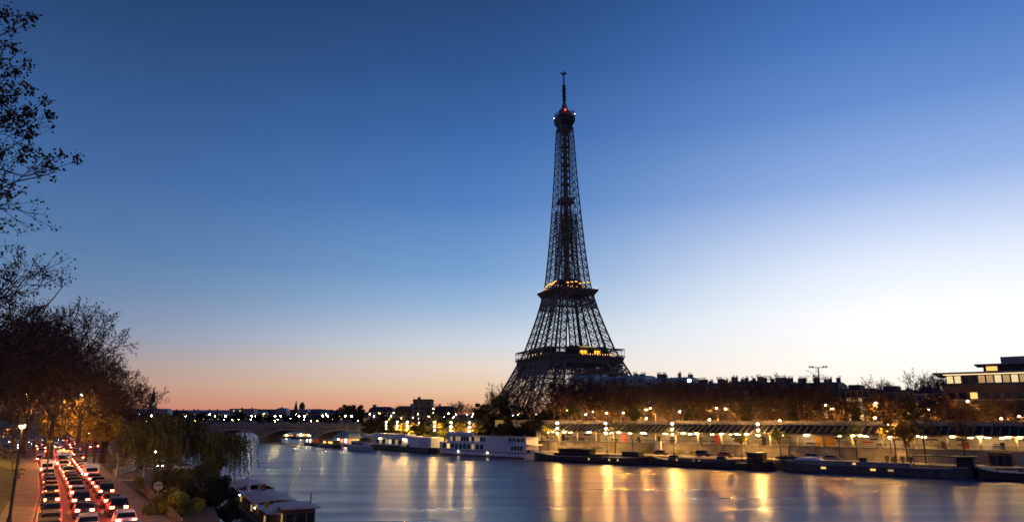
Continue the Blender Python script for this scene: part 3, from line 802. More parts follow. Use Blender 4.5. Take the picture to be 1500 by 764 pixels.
m.build('canopy_ribs', 'facade_dark', st)
m = MB(); m.box((SL / 2, .62, 3.60), (SL, .16, .22)); m.build('gutter', 'dark_metal', st)
m = MB(); m.box((SL / 2, -5.6, 6.15), (SL, .5, 1.15)); m.box((SL / 2, -5.6, 6.78), (SL, .7, .14)); m.box((SL / 2, -5.3, 5.55), (SL, .2, .1)); m.build('parapet', 'concrete', st)
m = MB(); m.box((SL / 2, -6.7, 5.55), (SL, 2.4, .3)); m.build('rear_roof', 'concrete', st)
rnd = random.Random(11)
tb = MB(); tb.box((0, 0, 0), (1.0, .2, .12)); tbm = tb.mesh('ceiling_lamp', ['lamp_tube'])
pn = {c: None for c in ()}
def panel(x, w, h, z, mt, y=-7.66, nm='panel', d=.1):
    g = MB(); g.box((x, y, z), (w, d, h)); return g.build(nm, mt, st)
for k in range(NB):
    x = 1.5 + BAY * (k + .5)
    put('ceiling_lamp', tbm, st, (x + rnd.uniform(-1.6, 1.6), -2.3 + rnd.uniform(-.4, .6), 2.95))
    if k % 3 == 0: put('ceiling_lamp', tbm, st, (x + 2.5, -5.2, 2.95))
    r_ = rnd.random()
    if r_ < .6: panel(x + rnd.uniform(-1.5, 1.5), rnd.uniform(1.8, 3.2), .45, 2.35 + rnd.uniform(-.1, .1), 'dark_metal', -2.9, 'platform_sign')
    if r_ < .30: panel(x + rnd.uniform(-2.5, 2.5), 1.5, 1.6, 1.0, rnd.choice(['red_paint', 'wood_brown', 'red_paint', 'grey_metal']), -7.5, 'poster')
    if .25 < r_ < .75: panel(x + rnd.uniform(-2, 2), rnd.uniform(1.5, 3.6), .35, 1.35, rnd.choice(['red_paint', 'facade_tan', 'grey_metal', 'cream_paint']), -7.62, 'wall_band')
    if .5 < r_: 
        g = MB(); xx = x + rnd.uniform(-2, 2); g.box((xx, -6.6, .48), (2.4, .5, .08)); g.box((xx - 1, -6.6, .22), (.08, .4, .44)); g.box((xx + 1, -6.6, .22), (.08, .4, .44)); g.box((xx, -6.9, .85), (2.4, .06, .4)); g.build('bench', 'blue_paint', st)
    if rnd.random() < .5: panel(x + rnd.uniform(-2, 2), rnd.uniform(.8, 1.6), rnd.uniform(1.6, 2.3), 1.0, rnd.choice(['glass_dark', 'dark_metal', 'facade_dark']), -7.6, 'door')
    if k % 2: panel(x, .05, 2.9, 1.45, 'grey_metal', -7.68, 'wall_joint')
for px, w, mt in ((1213, 4.6, 'orange_paint'), (852 + 270, .01, 'red_paint'), (1060, 1.4, 'red_paint'), (926, 1.5, 'red_paint')):
    if w > .1: panel(u_at(px, -7.5) - U0, w, 2.5, 1.5, mt, -2.2 if w > 2 else -1.2, 'hoarding', .12)

eb = MB(); eb.box((0, 0, 0), (.85, .3, .24)); ebm = eb.mesh('canopy_lamp', ['lamp_edge'])
for px in (826, 862, 906, 940, 1000, 1019, 1055, 1076, 1092, 1180, 1247, 1258, 1318, 1341, 1392, 1432, 1473, 1490): put('canopy_lamp', ebm, st, (u_at(px, -.2) - U0, .42, 3.18))
# quay furniture
def tall_lamp(label, group):
    t = empty('quay_lamp', (0, 0, 0), QROT, label, 'street lamp', group)
    m = MB(); m.lathe((0, 0, 0), [(.28, 0), (.26, .5), (.14, .8), (.12, 1.2)], 8); m.tube((0, 0, 1), (0, 0, 9.2), .11, .07, 6)
    for z in (9.0, 7.35): m.tube((0, 0, z - .2), (0, .35, z), .05, .05, 4)
    a = m.build('pole', 'dark_metal', t); out = [a]
    for z, r_ in ((9.15, .30), (7.5, .30), (6.0, .16)):
        g = MB(); g.ball((0, .38, z), r_, 0, 6, 4, .8); out.append(g.build('lamp_globe', 'lamp_quay', t)); g = MB(); g.lathe((0, .38, z + r_ * .55), [(r_ * .95, 0), (r_ * .8, .1), (.08, .22)], 8); out.append(g.build('lamp_hood', 'dark_metal', t))  # hoods added over the globes to hold back upward light
    kids(t, *out); return t
ql = None
for k, (px, lb) in enumerate(((817, 'beside the lime tree near the black barge bow'), (888, 'behind the black barge wheelhouse'), (985, 'between two parked dark cars'), (1110, 'between two lit lime trees'), (1300, 'inside the brightest golden tree'))):
    p = q(u_at(px, 2.2), 2.2, 2.5); lb = 'tall quay lamp with stacked bright heads ' + lb
    if ql is None: ql = tall_lamp(lb, 'tall lamps on the far quay'); ql.location = p
    else: copy_tree(ql, p, QROT, lb)
# service pillar, shed, notice post
pl = empty('service_pillar', q(u_at(963, 1.2), 1.2, 2.5), QROT, 'pale square pillar box against the quay wall', 'pillar')
m = MB(); m.box((0, 0, 1.9), (1.7, .9, 3.8)); m.build('cabinet', 'cream_paint', pl); m = MB(); m.box((0, 0, 3.86), (1.9, 1.1, .12)); m.build('cap', 'stone', pl)
m = MB(); m.box((0, .47, 1.6), (1.3, .04, 2.6)); m.build('door', 'cream_paint', pl)
sh = empty('quay_shed', q(u_at(1458, 3), 3, 2.5), QROT, 'small brown flat-roofed kiosk with glass doors against the quay wall', 'kiosk')
m = MB(); m.box((0, 0, 1.4), (4.6, 2.2, 2.8)); m.build('walls', 'facade_brick', sh); m = MB(); m.box((0, .1, 2.9), (5.0, 2.6, .2)); m.build('roof', 'dark_metal', sh)
for x in (-1.5, 0, 1.5): m = MB(); m.box((x, 1.12, 1.25), (1.1, .06, 2.1)); m.build('window', 'glass_dark', sh)
m = MB(); m.box((-3.6, .2, 1.3), (1.5, .2, 2.6)); bd = m.build('notice_panel', 'stone', None, q(u_at(1458, 3), 3, 2.5), QROT)
tag(bd, 'plain pale panel standing beside the brown kiosk on the quay', 'panel')
# quay trees (thin trunks, lit leaves)
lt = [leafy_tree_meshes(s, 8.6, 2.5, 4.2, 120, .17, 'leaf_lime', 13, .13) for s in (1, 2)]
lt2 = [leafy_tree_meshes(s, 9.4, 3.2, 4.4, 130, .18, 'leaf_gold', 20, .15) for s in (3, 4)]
st_ = [bare_tree_meshes(s, 9.0, .8, 4.5, 4, .7, .022, 3, 2, .12, ('bark', 'twig_brown', 'leaf_olive'), r0=.13) for s in (5, 6, 7)]
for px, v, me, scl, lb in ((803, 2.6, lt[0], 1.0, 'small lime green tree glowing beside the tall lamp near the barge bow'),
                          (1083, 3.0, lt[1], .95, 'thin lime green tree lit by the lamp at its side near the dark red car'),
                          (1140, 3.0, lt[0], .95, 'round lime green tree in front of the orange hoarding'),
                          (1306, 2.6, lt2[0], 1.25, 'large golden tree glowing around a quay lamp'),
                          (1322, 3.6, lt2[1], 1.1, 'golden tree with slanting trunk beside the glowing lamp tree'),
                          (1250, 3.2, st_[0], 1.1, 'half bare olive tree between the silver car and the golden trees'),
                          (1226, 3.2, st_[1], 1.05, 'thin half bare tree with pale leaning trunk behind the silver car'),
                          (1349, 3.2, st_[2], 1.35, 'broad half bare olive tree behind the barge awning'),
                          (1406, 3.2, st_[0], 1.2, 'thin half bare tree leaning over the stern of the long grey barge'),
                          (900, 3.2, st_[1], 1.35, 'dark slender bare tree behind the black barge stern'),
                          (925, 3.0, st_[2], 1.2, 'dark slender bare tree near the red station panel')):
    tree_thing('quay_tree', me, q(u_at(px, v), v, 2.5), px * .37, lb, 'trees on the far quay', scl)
gb = MB(); rnd = random.Random(3)
for px, w in ((948, 2.2), (1000, 3.5), (1010, 2.6)):
    u = u_at(px, .9)
    leaf_crown(rnd, gb, [(q(u + rnd.uniform(-w, w) * .6, 1.0, 3.1 + rnd.random()), (.9, .6, .8)) for _ in range(7)], 60, .16)
for k, (px, w) in enumerate(((944, 1.6), (1003, 3.2))):
    gb = MB(); leaf_crown(rnd, gb, [((rnd.uniform(-w, w), rnd.uniform(0, .6), .5 + rnd.random() * .8), (.8, .5, .6)) for _ in range(8)], 60, .15)
    tag(gb.build('bush', 'leaf_lime', None, q(u_at(px, 1.0), 1.0, 2.5), QROT), ('small bright bush at the foot of the quay wall left of the pale pillar', 'wide bright bush at the foot of the wall between two dark cars')[k].replace(' left of', ' near'), 'bush')

# ================================================================== CARS
def car_template(name, paint, label, suv=False):
    """local x forward"""
    t = empty(name, (0, 0, -500), 0, label, 'car')
    Lh = 2.15; hb = .98 if not suv else 1.1; ht = 1.46 if not suv else 1.78; z0 = .24 if not suv else .32
    m = MB()
    st8 = [(-Lh, .70, z0 + .22, hb - .16), (-Lh + .12, .82, z0 + .02, hb - .03), (-1.4, .88, z0, hb + .02), (-.4, .90, z0, hb), (.7, .90, z0, hb - .03), (1.35, .87, z0, hb - .10), (Lh - .18, .80, z0, hb - .22), (Lh, .66, z0 + .16, hb - .36)]
    m.loft([[(x, -w, lo), (x, -w * 1.02, (lo + hi) / 2), (x, -w * .93, hi), (x, w * .93, hi), (x, w * 1.02, (lo + hi) / 2), (x, w, lo)] for x, w, lo, hi in st8])
    rf = (-1.35, .42) if not suv else (-1.85, .45)
    m.loft([[(x, -w, z), (x, w, z), (x, w * .96, z + .07), (x, -w * .96, z + .07)] for x, w, z in ((rf[0] - .1, .58, ht - .12), (rf[0] + .1, .64, ht - .08), (0, .66, ht - .05), (rf[1], .62, ht - .10))])
    for sx, xa, xb in ((1, rf[1], 1.12), (1, -.45, -.45), (1, rf[0], -1.95 if not suv else -2.05)):
        for sy in (-1, 1): m.tube((xb, sy * .80, hb - .03), (xa, sy * .62, ht - .07), .045, .04)
    body = m.build('body', paint, t, smooth=False)
    g = MB(); g.loft([[(rf[0] - .5, -.78, hb - .03), (1.15, -.80, hb - .05), (1.15, .80, hb - .05), (rf[0] - .5, .78, hb - .03)], [(rf[0], -.60, ht - .10), (rf[1], -.60, ht - .10), (rf[1], .60, ht - .10), (rf[0], .60, ht - .10)]])
    gl = g.build('window_glass', 'glass_dark', t)
    wm = MB(); wm.tube((0, -.11, 0), (0, .11, 0), .32, .32, 12, 0, True); wme = wm.mesh('wheel', ['rubber'])
    rm = MB(); rm.tube((0, -.125, 0), (0, .125, 0), .19, .19, 8, 0, True); rme = rm.mesh('rim', ['grey_metal'])
    ks = [body, gl]
    for x in (-1.32, 1.32):
        for y in (-.80, .80):
            w = put('wheel', wme, t, (x, y, .32)); r_ = put('rim', rme, w); kids(w, r_); ks.append(w)
    tl = MB(); tl.box((0, 0, 0), (.10, .34, .20)); tme = tl.mesh('tail_light', ['tail_red'])
    hl = MB(); hl.box((0, 0, 0), (.10, .36, .16)); hme = hl.mesh('headlight', ['head_white'])
    for y in (-.60, .60): ks.append(put('tail_light', tme, t, (-Lh + .03, y, hb - .20)))
    for y in (-.56, .56): ks.append(put('headlight', hme, t, (Lh - .08, y, hb - .38)))
    bm = MB(); bm.box((-Lh - .0, 0, z0 + .25), (.06, .52, .12)); ks.append(bm.build('number_plate', 'cream_paint', t))
    kids(t, *ks); return t
def unlit(t):
    c = {}
    for nm, mt in (('tail_light', 'hull_red'), ('headlight', 'grey_metal')):
        me = [k for k in KIDS[t] if k.name.startswith(nm)][0].data; n2 = me.copy(); n2.materials.clear(); n2.materials.append(MATS[mt]); c[me] = n2
    return c
PAINTS = ['black', 'silver', 'maroon', 'white', 'grey', 'navy']
CARS = {}
for nm in PAINTS: CARS[nm] = car_template('car', 'car_' + nm, '')
CARS['suv_black'] = car_template('car', 'car_black', '', True); CARS['suv_silver'] = car_template('car', 'car_silver', '', True)
TEMPLATES += list(CARS.values())
def parked(key, loc, rz, label, group):
    return copy_tree(CARS[key], loc, rz, label, group, None, unlit(CARS[key]))
for px, key, v, rz, lb in ((967, 'black', 5.0, QROT + PI, 'low dark car parked beside the pale pillar box on the quay'), (1028, 'suv_black', 5.2, QROT + PI, 'dark SUV parked under the quay wall beside the wide bush'),
                       (1060, 'maroon', 5.6, QROT + PI, 'dark red car parked on the quay behind the second barge'), (1188, 'suv_silver', 5.5, QROT + PI, 'silver SUV parked behind the bow of the long grey barge'), (1214, 'grey', 6.5, QROT + PI, 'low grey car parked close to the silver SUV')):
    parked(key, q(u_at(px, v), v, 2.5), rz, lb, 'cars parked on the far quay')

# ================================================================== STREET ABOVE THE STATION
sl = globe_lamp('street_lamp', 'lamp_street', 7.6, .27, 'orange street lamp', 'street lamp', 'orange lamps on the street above the station', arm=.5, hood=True)
sl.location = (0, 0, -500); TEMPLATES.append(sl)
SLP = [(830, 600), (858, 606), (871, 602), (890, 604), (912, 604), (945, 599), (954, 597), (949, 612), (997, 602), (1037, 614), (1048, 597), (1065, 598), (1096, 601), (1142, 615), (1208, 592), (1219, 598), (1231, 617), (1287, 590), (1281, 611), (1359, 599), (1420, 587), (1470, 612), (1496, 609)]
for k, (px, py) in enumerate(SLP):
    v = -15 if py > 595 else -12.5
    z = z_at(px, py, v); zb = 9.5 if py < 609 else 9.5
    lab = 'orange lamp on the street above the station, %s from the tower' % ordn(k)
    copy_lamp(sl, (*q(u_at(px, v), v).xy, 9.5), k * 1.3, lab, max(1.6, z - 9.5), 7.6)
# parked-up hedge/wall behind the trees, lit by the lamps
hw = empty('garden_wall', q(U0, -27, 9.5), QROT, 'long low garden wall glowing orange behind the bare street trees', 'wall')
m = MB(); m.box((SL / 2 + 10, 0, 1.5), (SL + 60, .5, 3.0)); m.build('masonry', 'facade_tan', hw); m = MB(); m.box((SL / 2 + 10, 0, 3.1), (SL + 60, .7, .2)); m.build('coping', 'stone', hw)
# bare plane trees in rows
PT = [bare_tree_meshes(s, 17.0, .95, 5.2, 5, 1.5, .045, 4, 0, .2, ('bark_plane', 'twig', 'leaf_brown'), maxf=12000) for s in (21, 22, 23, 24)]
PT2 = [bare_tree_meshes(s, 17.0, .95, 5.0, 5, 1.4, .05, 4, 1, .26, ('bark_plane', 'twig', 'leaf_brown'), maxf=12000) for s in (31, 32)]
rnd = random.Random(77); cnt = 0
rows_ = ((-10.5, 9.2, .78), (-19, 7.6, .90), (-24, 8.0, .98))
for ri, (v, stp, sc_) in enumerate(rows_):
    u = -34.0 + ri * 3; k = 0
    while u < 196:
        kk = rnd.randrange(6); me = (PT + PT2)[kk]
        lab = 'bare plane tree in the %s row behind the station, %s from the office building' % (('front', 'middle', 'rear')[ri], ordn(k))
        pz = q(u, v); px = 750 + FOC * pz.x / (pz.y * math.cos(PITCH)); yt = 563 if px < 1000 else (562 if px < 1230 else (577 if px < 1375 else 590))
        yt += (8 if ri == 0 else 0) + rnd.uniform(-6, 9); hscale = max(.3, (atd(px, yt, pz.y).z - 9.5) / 15.5)
        tree_thing('plane_tree', me, q(u + rnd.uniform(-1.5, 1.5), v + rnd.uniform(-.8, .8), 9.5), rnd.uniform(0, 6.28), lab, 'bare trees behind the station', (max(.8, hscale), max(.8, hscale), hscale))
        u += stp; k += 1

EV = [leafy_tree_meshes(s_, 13, 3.6, 3.0, 230, .34, 'leaf_green', 18, .28, 1.1) for s_ in (71, 72)]
for k, (px, yt, v) in enumerate(((842, 585, -13), (928, 578, -14), (1012, 590, -13), (1096, 586, -13.5), (1160, 592, -14), (1252, 590, -13), (1338, 584, -13.5))):
    pz = q(u_at(px, v), v); s_ = (atd(px, yt, pz.y).z - 9.5) / 13
    tree_thing('tree', EV[k % 2], (pz.x, pz.y, 9.5), k * 1.3, 'dull green leafy tree among the bare ones behind the station, %s from the tower' % ORD[k], 'green trees among the bare trees', (s_ * .9, s_ * .9, s_))

# ================================================================== BUILDINGS BEHIND THE TREES
WINM = {}
def winmesh(w, h, mt):
    key = (w, h, mt)
    if key not in WINM:
        g = MB(); g.box((0, .02, 0), (w, .06, h)); WINM[key] = g.mesh('window', [mt])
    return WINM[key]
FRM = {}
def frmesh(w, h):
    if (w, h) not in FRM:
        g = MB()
        for x in (-w / 2 - .05, w / 2 + .05): g.box((x, .05, 0), (.12, .14, h + .2))
        g.box((0, .05, h / 2 + .08), (w + .3, .16, .14)); g.box((0, .08, -h / 2 - .1), (w + .4, .22, .14)); g.box((0, .055, 0), (.06, .04, h)); FRM[(w, h)] = g.mesh('frame', ['cream_paint'])
    return FRM[(w, h)]
def building(px0, px1, ytop, v, label, wall_m, roof_m='slate', style='mansard', nf=6, lit=(), seed=1, cols=None, depth=14.0, chim=4, z0=9.5, group=None, tops=2, name='apartment_building'):
    rd = random.Random(seed); u0, u1 = u_at(px1, v), u_at(px0, v); w = u1 - u0
    c = q((u0 + u1) / 2, v); H = atd((px0 + px1) / 2, ytop, c.y).z - z0
    t = empty(name, (c.x, c.y, z0), QROT, label, 'building', group)
    rh = 3.8 if style == 'mansard' else .8; hw_ = H - rh
    m = MB(); m.box((0, -depth / 2, hw_ / 2), (w, depth, hw_)); m.build('wall', wall_m, t)
    m = MB(); m.box((0, -depth / 2, hw_ + .15), (w + .5, depth + .7, .3)); m.box((0, .12, hw_ - 3.2), (w, .3, .2)); m.build('cornice', 'stone' if wall_m != 'facade_dark' else 'stone_dark', t)
    if style == 'mansard':
        m = MB(); m.loft([[(a * (w / 2 - i), -depth / 2 + b * (depth / 2 - j), z) for a, b in ((-1, -1), (1, -1), (1, 1), (-1, 1))] for z, i, j in ((hw_ + .3, .1, .1), (hw_ + 2.9, .3, 1.2), (hw_ + rh, .8, 4.2))]); rf = m.build('roof', roof_m, t)
    else:
        m = MB(); m.box((0, -depth / 2, hw_ + .5), (w, depth, .7)); m.box((w * .15, -depth / 2, hw_ + 1.5), (w * .35, depth * .5, 1.4)); rf = m.build('roof', roof_m, t)
    for k in range(chim):
        x = -w / 2 + w * (k + .5 + rd.uniform(-.3, .3)) / chim; g = MB(); cw = rd.uniform(1.0, 2.4); ch = rd.uniform(1.0, 2.2)
        g.box((x, -depth * rd.uniform(.35, .6), H + ch / 2 - 1.2), (cw, .8, ch + 1.6))
        for j in range(int(cw / .45)): g.tube((x - cw / 2 + .3 + j * .45, -depth * .45, H + ch - .5), (x - cw / 2 + .3 + j * .45, -depth * .45, H + ch + .35), .13, .11, 5)
        g.build('chimney', 'facade_brick' if rd.random() < .5 else 'stone_dark', rf)
    cols = cols or max(3, int(w / 2.9)); fh = hw_ / nf; n = 0
    for f in range(nf - tops, nf):
        for j in range(cols):
            x = -w / 2 + w * (j + .5) / cols; lk = (f, j) in lit or rd.random() < (.05 if lit != 'none' else 0)
            wo_ = put('window', winmesh(1.15, 1.9, 'window_pale' if lk and rd.random() < .5 else ('window_lit' if lk else 'glass_dark')), t, (x, 0, fh * f + fh * .55)); n += 1
            put('frame', frmesh(1.15, 1.9), wo_)
    if style == 'mansard':
        for j in range(max(3, cols - 1)):
            if n > 96: break
            x = -w / 2 + w * (j + .5) / max(3, cols - 1); g = MB(); g.box((x, -.55, hw_ + 1.5), (1.3, 1.0, 1.8)); g.box((x, -.5, hw_ + 2.45), (1.5, 1.2, .15)); d_ = g.build('dormer', 'zinc', rf); n += 1
            put('pane', winmesh(.8, 1.2, 'glass_dark'), d_, (x, -.05, hw_ + 1.45))
    return t
VB = -42
building(832, 872, 548, -40, 'pale apartment block with dormers in front of the iron tower foot', 'facade_grey', 'zinc', nf=7, seed=1, chim=3, tops=3)
building(873, 945, 550, -40, 'long pale apartment block between the tower foot and the white floodlight', 'facade_grey', 'zinc', nf=7, seed=2, chim=5, tops=3, lit={(5, 2), (5, 6)})
building(946, 1008, 552, -40, 'pale apartment block with a white floodlight at its roof corner', 'facade_grey', 'zinc', nf=7, seed=3, chim=4, tops=3, lit={(4, 3), (4, 4)})
building(1010, 1062, 560, -42, 'dark apartment block with low roofs beside the floodlight', 'facade_dark', 'slate', nf=6, seed=4, chim=5)
building(1063, 1110, 557, -42, 'dark mansard block with clustered chimneys in the middle of the roofline', 'facade_tan', 'slate', nf=6, seed=5, chim=6)
building(1111, 1160, 558, -42, 'brown mansard block topped by small rooftop boxes', 'facade_brick', 'slate', nf=6, seed=6, chim=5, tops=3)
building(1161, 1232, 559, -42, 'wide brown apartment block beneath the T shaped mast', 'facade_brick', 'slate', nf=6, seed=7, chim=6, tops=4, lit={(2, 1), (3, 5)})
building(1234, 1284, 569, -38, 'dark flat-roofed block with three columns of lit stairwell windows', 'facade_dark', 'slate', 'flat', nf=6, seed=8, chim=0, tops=6, cols=6, lit={(f, j) for f in (1, 2, 3, 4) for j in (2, 3, 4)})
building(1285, 1342, 571, -42, 'low dark block behind the golden quay trees', 'facade_dark', 'slate', 'flat', nf=5, seed=9, chim=2, tops=3)
building(1343, 1386, 573, -42, 'low dark block next to the office building with glowing trees on top', 'facade_tan', 'slate', 'flat', nf=5, seed=10, chim=2, tops=3)
# modern corner building
v = -30; u0, u1 = u_at(1600, v), u_at(1387, v); c = q(u1, v)
zt = atd(1387, 547, c.y).z - 9.5; w = u1 - u0
mod = empty('modern_building', (c.x, c.y, 9.5), QROT + R(2), 'modern dark office building with a glowing glass top floor and slab roof', 'building')
m = MB(); m.box((-w / 2, -9, (zt - 3.3) / 2), (w, 18, zt - 3.3)); m.build('wall', 'office_wall', mod)
m = MB(); m.box((-w / 2, -8.6, zt - 1.8), (w - 2, 16.5, 3.0)); tpf = m.build('top_floor', 'glass_tint', mod)
m = MB(); m.box((-w / 2 + .6, -8.4, zt - .05), (w + 3.0, 20.5, .5)); m.build('roof', 'concrete', mod)
g = MB(); g.box((-w / 2, .95, zt - .42), (w - 1, .14, .22)); g.build('strip_light', 'strip_light', mod)
for k in range(int(w / 1.9)):
    r_ = random.Random(k * 7 + 1).random(); g = MB(); g.box((-1.9 - k * 1.9, -.22, zt - 1.75), (1.5, .16, 2.0)); g.build('window', 'window_pale' if r_ < .25 else ('window_soft' if r_ < .7 else 'glass_dark'), tpf)
for z in (zt - 6.2, zt - 9.4, zt - 12.6):
    for k in range(int(w / 2.6)):
        lit_ = (z > zt - 7 and k in (2, 9)) or (k in (2, 9) and z > zt - 10) or (k == 13 and z > zt - 7)
        put('window', winmesh(1.7, 1.7, 'window_lit' if lit_ else 'glass_dark'), mod, (-2 - k * 2.6, .04, z))
    g = MB(); g.box((-w / 2, .05, z - 1.25), (w, .2, .22)); g.build('band', 'concrete', mod)
ph = MB(); ph.box((-17, -8, zt + 1.2), (14, 9, 2.0)); ph.build('penthouse', 'office_wall', mod)
ph = MB(); ph.box((-17, -8, zt + 2.3), (18, 12, .3)); ph.box((-17.5, -8, zt + 3.4), (6.5, 6, 2.0)); ph.build('plant_room', 'concrete', mod)
g = MB(); g.box((-12, -3.4, zt + 1.2), (2.6, .1, 1.2)); g.build('window', 'window_lit', mod); g = MB(); g.box((-27, -3.4, zt + 1.2), (2.6, .1, 1.0)); g.build('window', 'window_lit', mod)
# T-shaped mast, roof flood light
zt = z_at(1205, 538, -36); c = q(u_at(1205, -36), -36)
ms = empty('floodlight_mast', (c.x, c.y, 9.5), R(-8), 'tall T shaped mast with unlit lamps standing above the roofs', 'mast')
m = MB(); m.tube((0, 0, 0), (0, 0, zt - 9.5), .3, .2, 6); m.build('pole', 'dark_metal', ms); m = MB(); m.box((0, 0, zt - 9.4), (5.4, .2, .2)); m.build('crossbar', 'dark_metal', ms)
for x in (-2.6, -1.7, 1.7, 2.6): g = MB(); g.box((x, 0, zt - 9.1), (.5, .4, .35)); g.build('lamp_head', 'dark_metal', ms)
zf = z_at(1014, 557, -38.5); c = q(u_at(1014, -38.5), -38.5)
fl = empty('floodlight', (c.x, c.y, zf), QROT, 'dazzling white floodlight at the corner of the pale roof', 'floodlight')
m = MB(); m.tube((0, 0, -4.5), (0, 0, -.2), .1, .08, 5); m.box((0, -.45, 0), (1.2, .4, 1.1)); m.box((0, .1, -.62), (1.2, 1.3, .06))
for x in (-.63, .63): m.box((x, .2, 0), (.06, 1.5, 1.3))  # side shields, added only to keep spill off the neighbouring roofs
m.build('housing', 'dark_metal', fl); g = MB(); g.ball((0, .25, 0), .5, 0, 10, 6); g.build('lamp_glass', 'lamp_flood', fl)
# roof-top trees near the modern building
RT = bare_tree_meshes(41, 9.0, 1.0, 2.0, 5, 1.0, .035, 4, 1, .16, ('bark', 'twig_brown', 'leaf_gold'), maxf=9000)
for px, yt, lb in ((1363, 548, 'round bare tree glowing against the sunset beside the office building'), (1300, 557, 'small bare tree poking above the low dark roof'), (1377, 553, 'wispy bare tree touching the corner of the office building')):
    v = -57; zt = z_at(px, yt, v); tree_thing('bare_tree', RT, (*q(u_at(px, v), v).xy, zt - 15.5), px, lb, None, (1.35, 1.35, 15.5 / 9.0))

# ================================================================== BOATS
def hull_rings(Lh, B, dk, bow=.16, stern=.10, sb=1.0, ss=.5, n=22, zb=-.4, flare=.86):
    rings = []
    for j in range(n + 1):
        x = -Lh / 2 + Lh * j / n; f = j / n
        w = B / 2
        if f > 1 - bow: w *= max(.03, math.sqrt(max(0, 1 - ((f - 1 + bow) / bow) ** 2.2)))
        if f < stern: w *= .35 + .65 * math.sqrt(max(0, 1 - ((stern - f) / stern) ** 2))
        z = dk + sb * max(0, (f - .72) / .28) ** 2 + ss * max(0, (.2 - f) / .2) ** 2
        rings.append((x, w, z))
    return rings
def add_hull(t, Lh, B, dk, hm='hull_black', rub='grey_metal', deck='deck_grey', **k):
    rg = hull_rings(Lh, B, dk, **k); m = MB()
    m.loft([[(x, -w * .9, -.4), (x, -w, .35), (x, -w, z), (x, w, z), (x, w, .35), (x, w * .9, -.4)] for x, w, z in rg]); hl = m.build('hull', hm, t)
    m = MB()
    for sy in (-1, 1):
        for (x, w, z), (x2, w2, z2) in zip(rg, rg[1:]): m.loft([[(x, sy * w, z - .12), (x, sy * (w + .1), z - .12), (x, sy * (w + .1), z + .1), (x, sy * w, z + .1)], [(x2, sy * w2, z2 - .12), (x2, sy * (w2 + .1), z2 - .12), (x2, sy * (w2 + .1), z2 + .1), (x2, sy * w2, z2 + .1)]])
    m.build('rubbing_strake', rub, t)
    m = MB()
    for (x, w, z), (x2, w2, z2) in zip(rg, rg[1:]): m.face([(x, -w * .97, z + .02), (x2, -w2 * .97, z2 + .02), (x2, w2 * .97, z2 + .02), (x, w * .97, z + .02)])
    m.build('deck', deck, t); return hl, rg
def window_row(t, par, xs, y, z, w, h, mats_, face=1, rd=None, nm='window'):
    for k, x in enumerate(xs):
        g = MB(); g.box((x, y, z), (w, .08, h)); g.build(nm, mats_[k % len(mats_)], par)
def porthole(t, x, y, z, r, mt):
    g = MB(); g.tube((x, y - .05, z), (x, y + .06, z), r, r, 10, 0, True); o = g.build('porthole', mt, t); f = MB(); f.tube((x, y - .04, z), (x, y + .03, z), r * 1.3, r * 1.3, 10, 0, True); f.build('porthole_rim', 'grey_metal', o)
def bollard(t, x, y, z): g = MB(); g.lathe((x, y, z), [(.16, 0), (.13, .1), (.13, .45), (.2, .5), (.2, .6)], 8); g.build('bollard', 'dark_metal', t)
def qboat(px0, px1, v, name, label, cat, bow_left=True):
    ua, ub = u_at(px1, v), u_at(px0, v); c = q((ua + ub) / 2, v)
    return empty(name, (c.x, c.y, 0), QROT + (0 if bow_left else PI), label, cat), ub - ua
# in these frames +x is towards the left of the photograph, +y is the river side
b1, Lb = qboat(782, 951, 13.9, 'barge', 'black barge with raised bow, low wheelhouse and three yellow lit portholes', 'barge')
add_hull(b1, Lb, 5.1, 1.9, 'hull_black', 'grey_metal', sb=1.3, ss=.7, bow=.13)
m = MB(); m.box((3, 0, 2.25), (Lb * .42, 3.9, .9)); m.build('cabin', 'hull_black', b1)
m = MB(); m.box((4.5, -.1, 3.35), (11.5, 3.3, 1.5)); wh = m.build('wheelhouse', 'dark_metal', b1); m = MB(); m.box((6.5, 0, 4.75), (8.2, 3.4, .14)); m.build('roof', 'roof_felt', wh)
for x in (3, 5.2, 7.5, 10): m = MB(); m.tube((x, 1.5, 4.1), (x, 1.5, 4.7), .06, .06); m.build('roof_post', 'dark_metal', wh)
window_row(b1, wh, (2.0, 4.3, 6.6, 8.8), 1.68, 3.55, 1.6, .6, ['glass_dark'])
for x, mt in ((12, 'glass_tint'), (10, 'glass_tint'), (-1.5, 'window_lit'), (-4.6, 'glass_tint'), (-6.2, 'glass_tint'), (-8.6, 'window_lit'), (-11.5, 'window_lit')): porthole(b1, x, 2.56, 1.25, .26, mt)
m = MB(); m.box((-Lb * .36, 0, 3.0), (5.5, 3.0, 1.4)); m.build('aft_cabin', 'hull_black', b1)
m = MB()
for k in range(7): m.tube((-Lb * .36 - 2.6 + k * .87, 1.5, 3.7), (-Lb * .36 - 2.6 + k * .87, 1.5, 4.6), .04, .04)
m.tube((-Lb * .36 - 2.7, 1.5, 4.6), (-Lb * .36 + 2.7, 1.5, 4.6), .05, .05); m.build('railing', 'grey_metal', b1)
pot = MB(); rnd = random.Random(4)
leaf_crown(rnd, pot, [((-1.8 - .8 * k, .3, 4.5), (.7, .5, .45)) for k in range(4)], 70, .14); tag(pot.build('potted_plant', 'leaf_lime', None, b1.location, QROT), 'bright green potted shrubs lit on the black barge wheelhouse', 'plant')
for x in (-Lb * .46, Lb * .42): bollard(b1, x, 1.2, 2.2 if x < 0 else 2.6)
b2, Lb = qboat(953, 1130, 13.9, 'barge', 'low dark barge with a boxy stern cabin and one orange porthole', 'barge')
add_hull(b2, Lb, 5.0, 1.6, 'hull_black', 'dark_metal', 'deck_grey', sb=1.0, ss=.5)
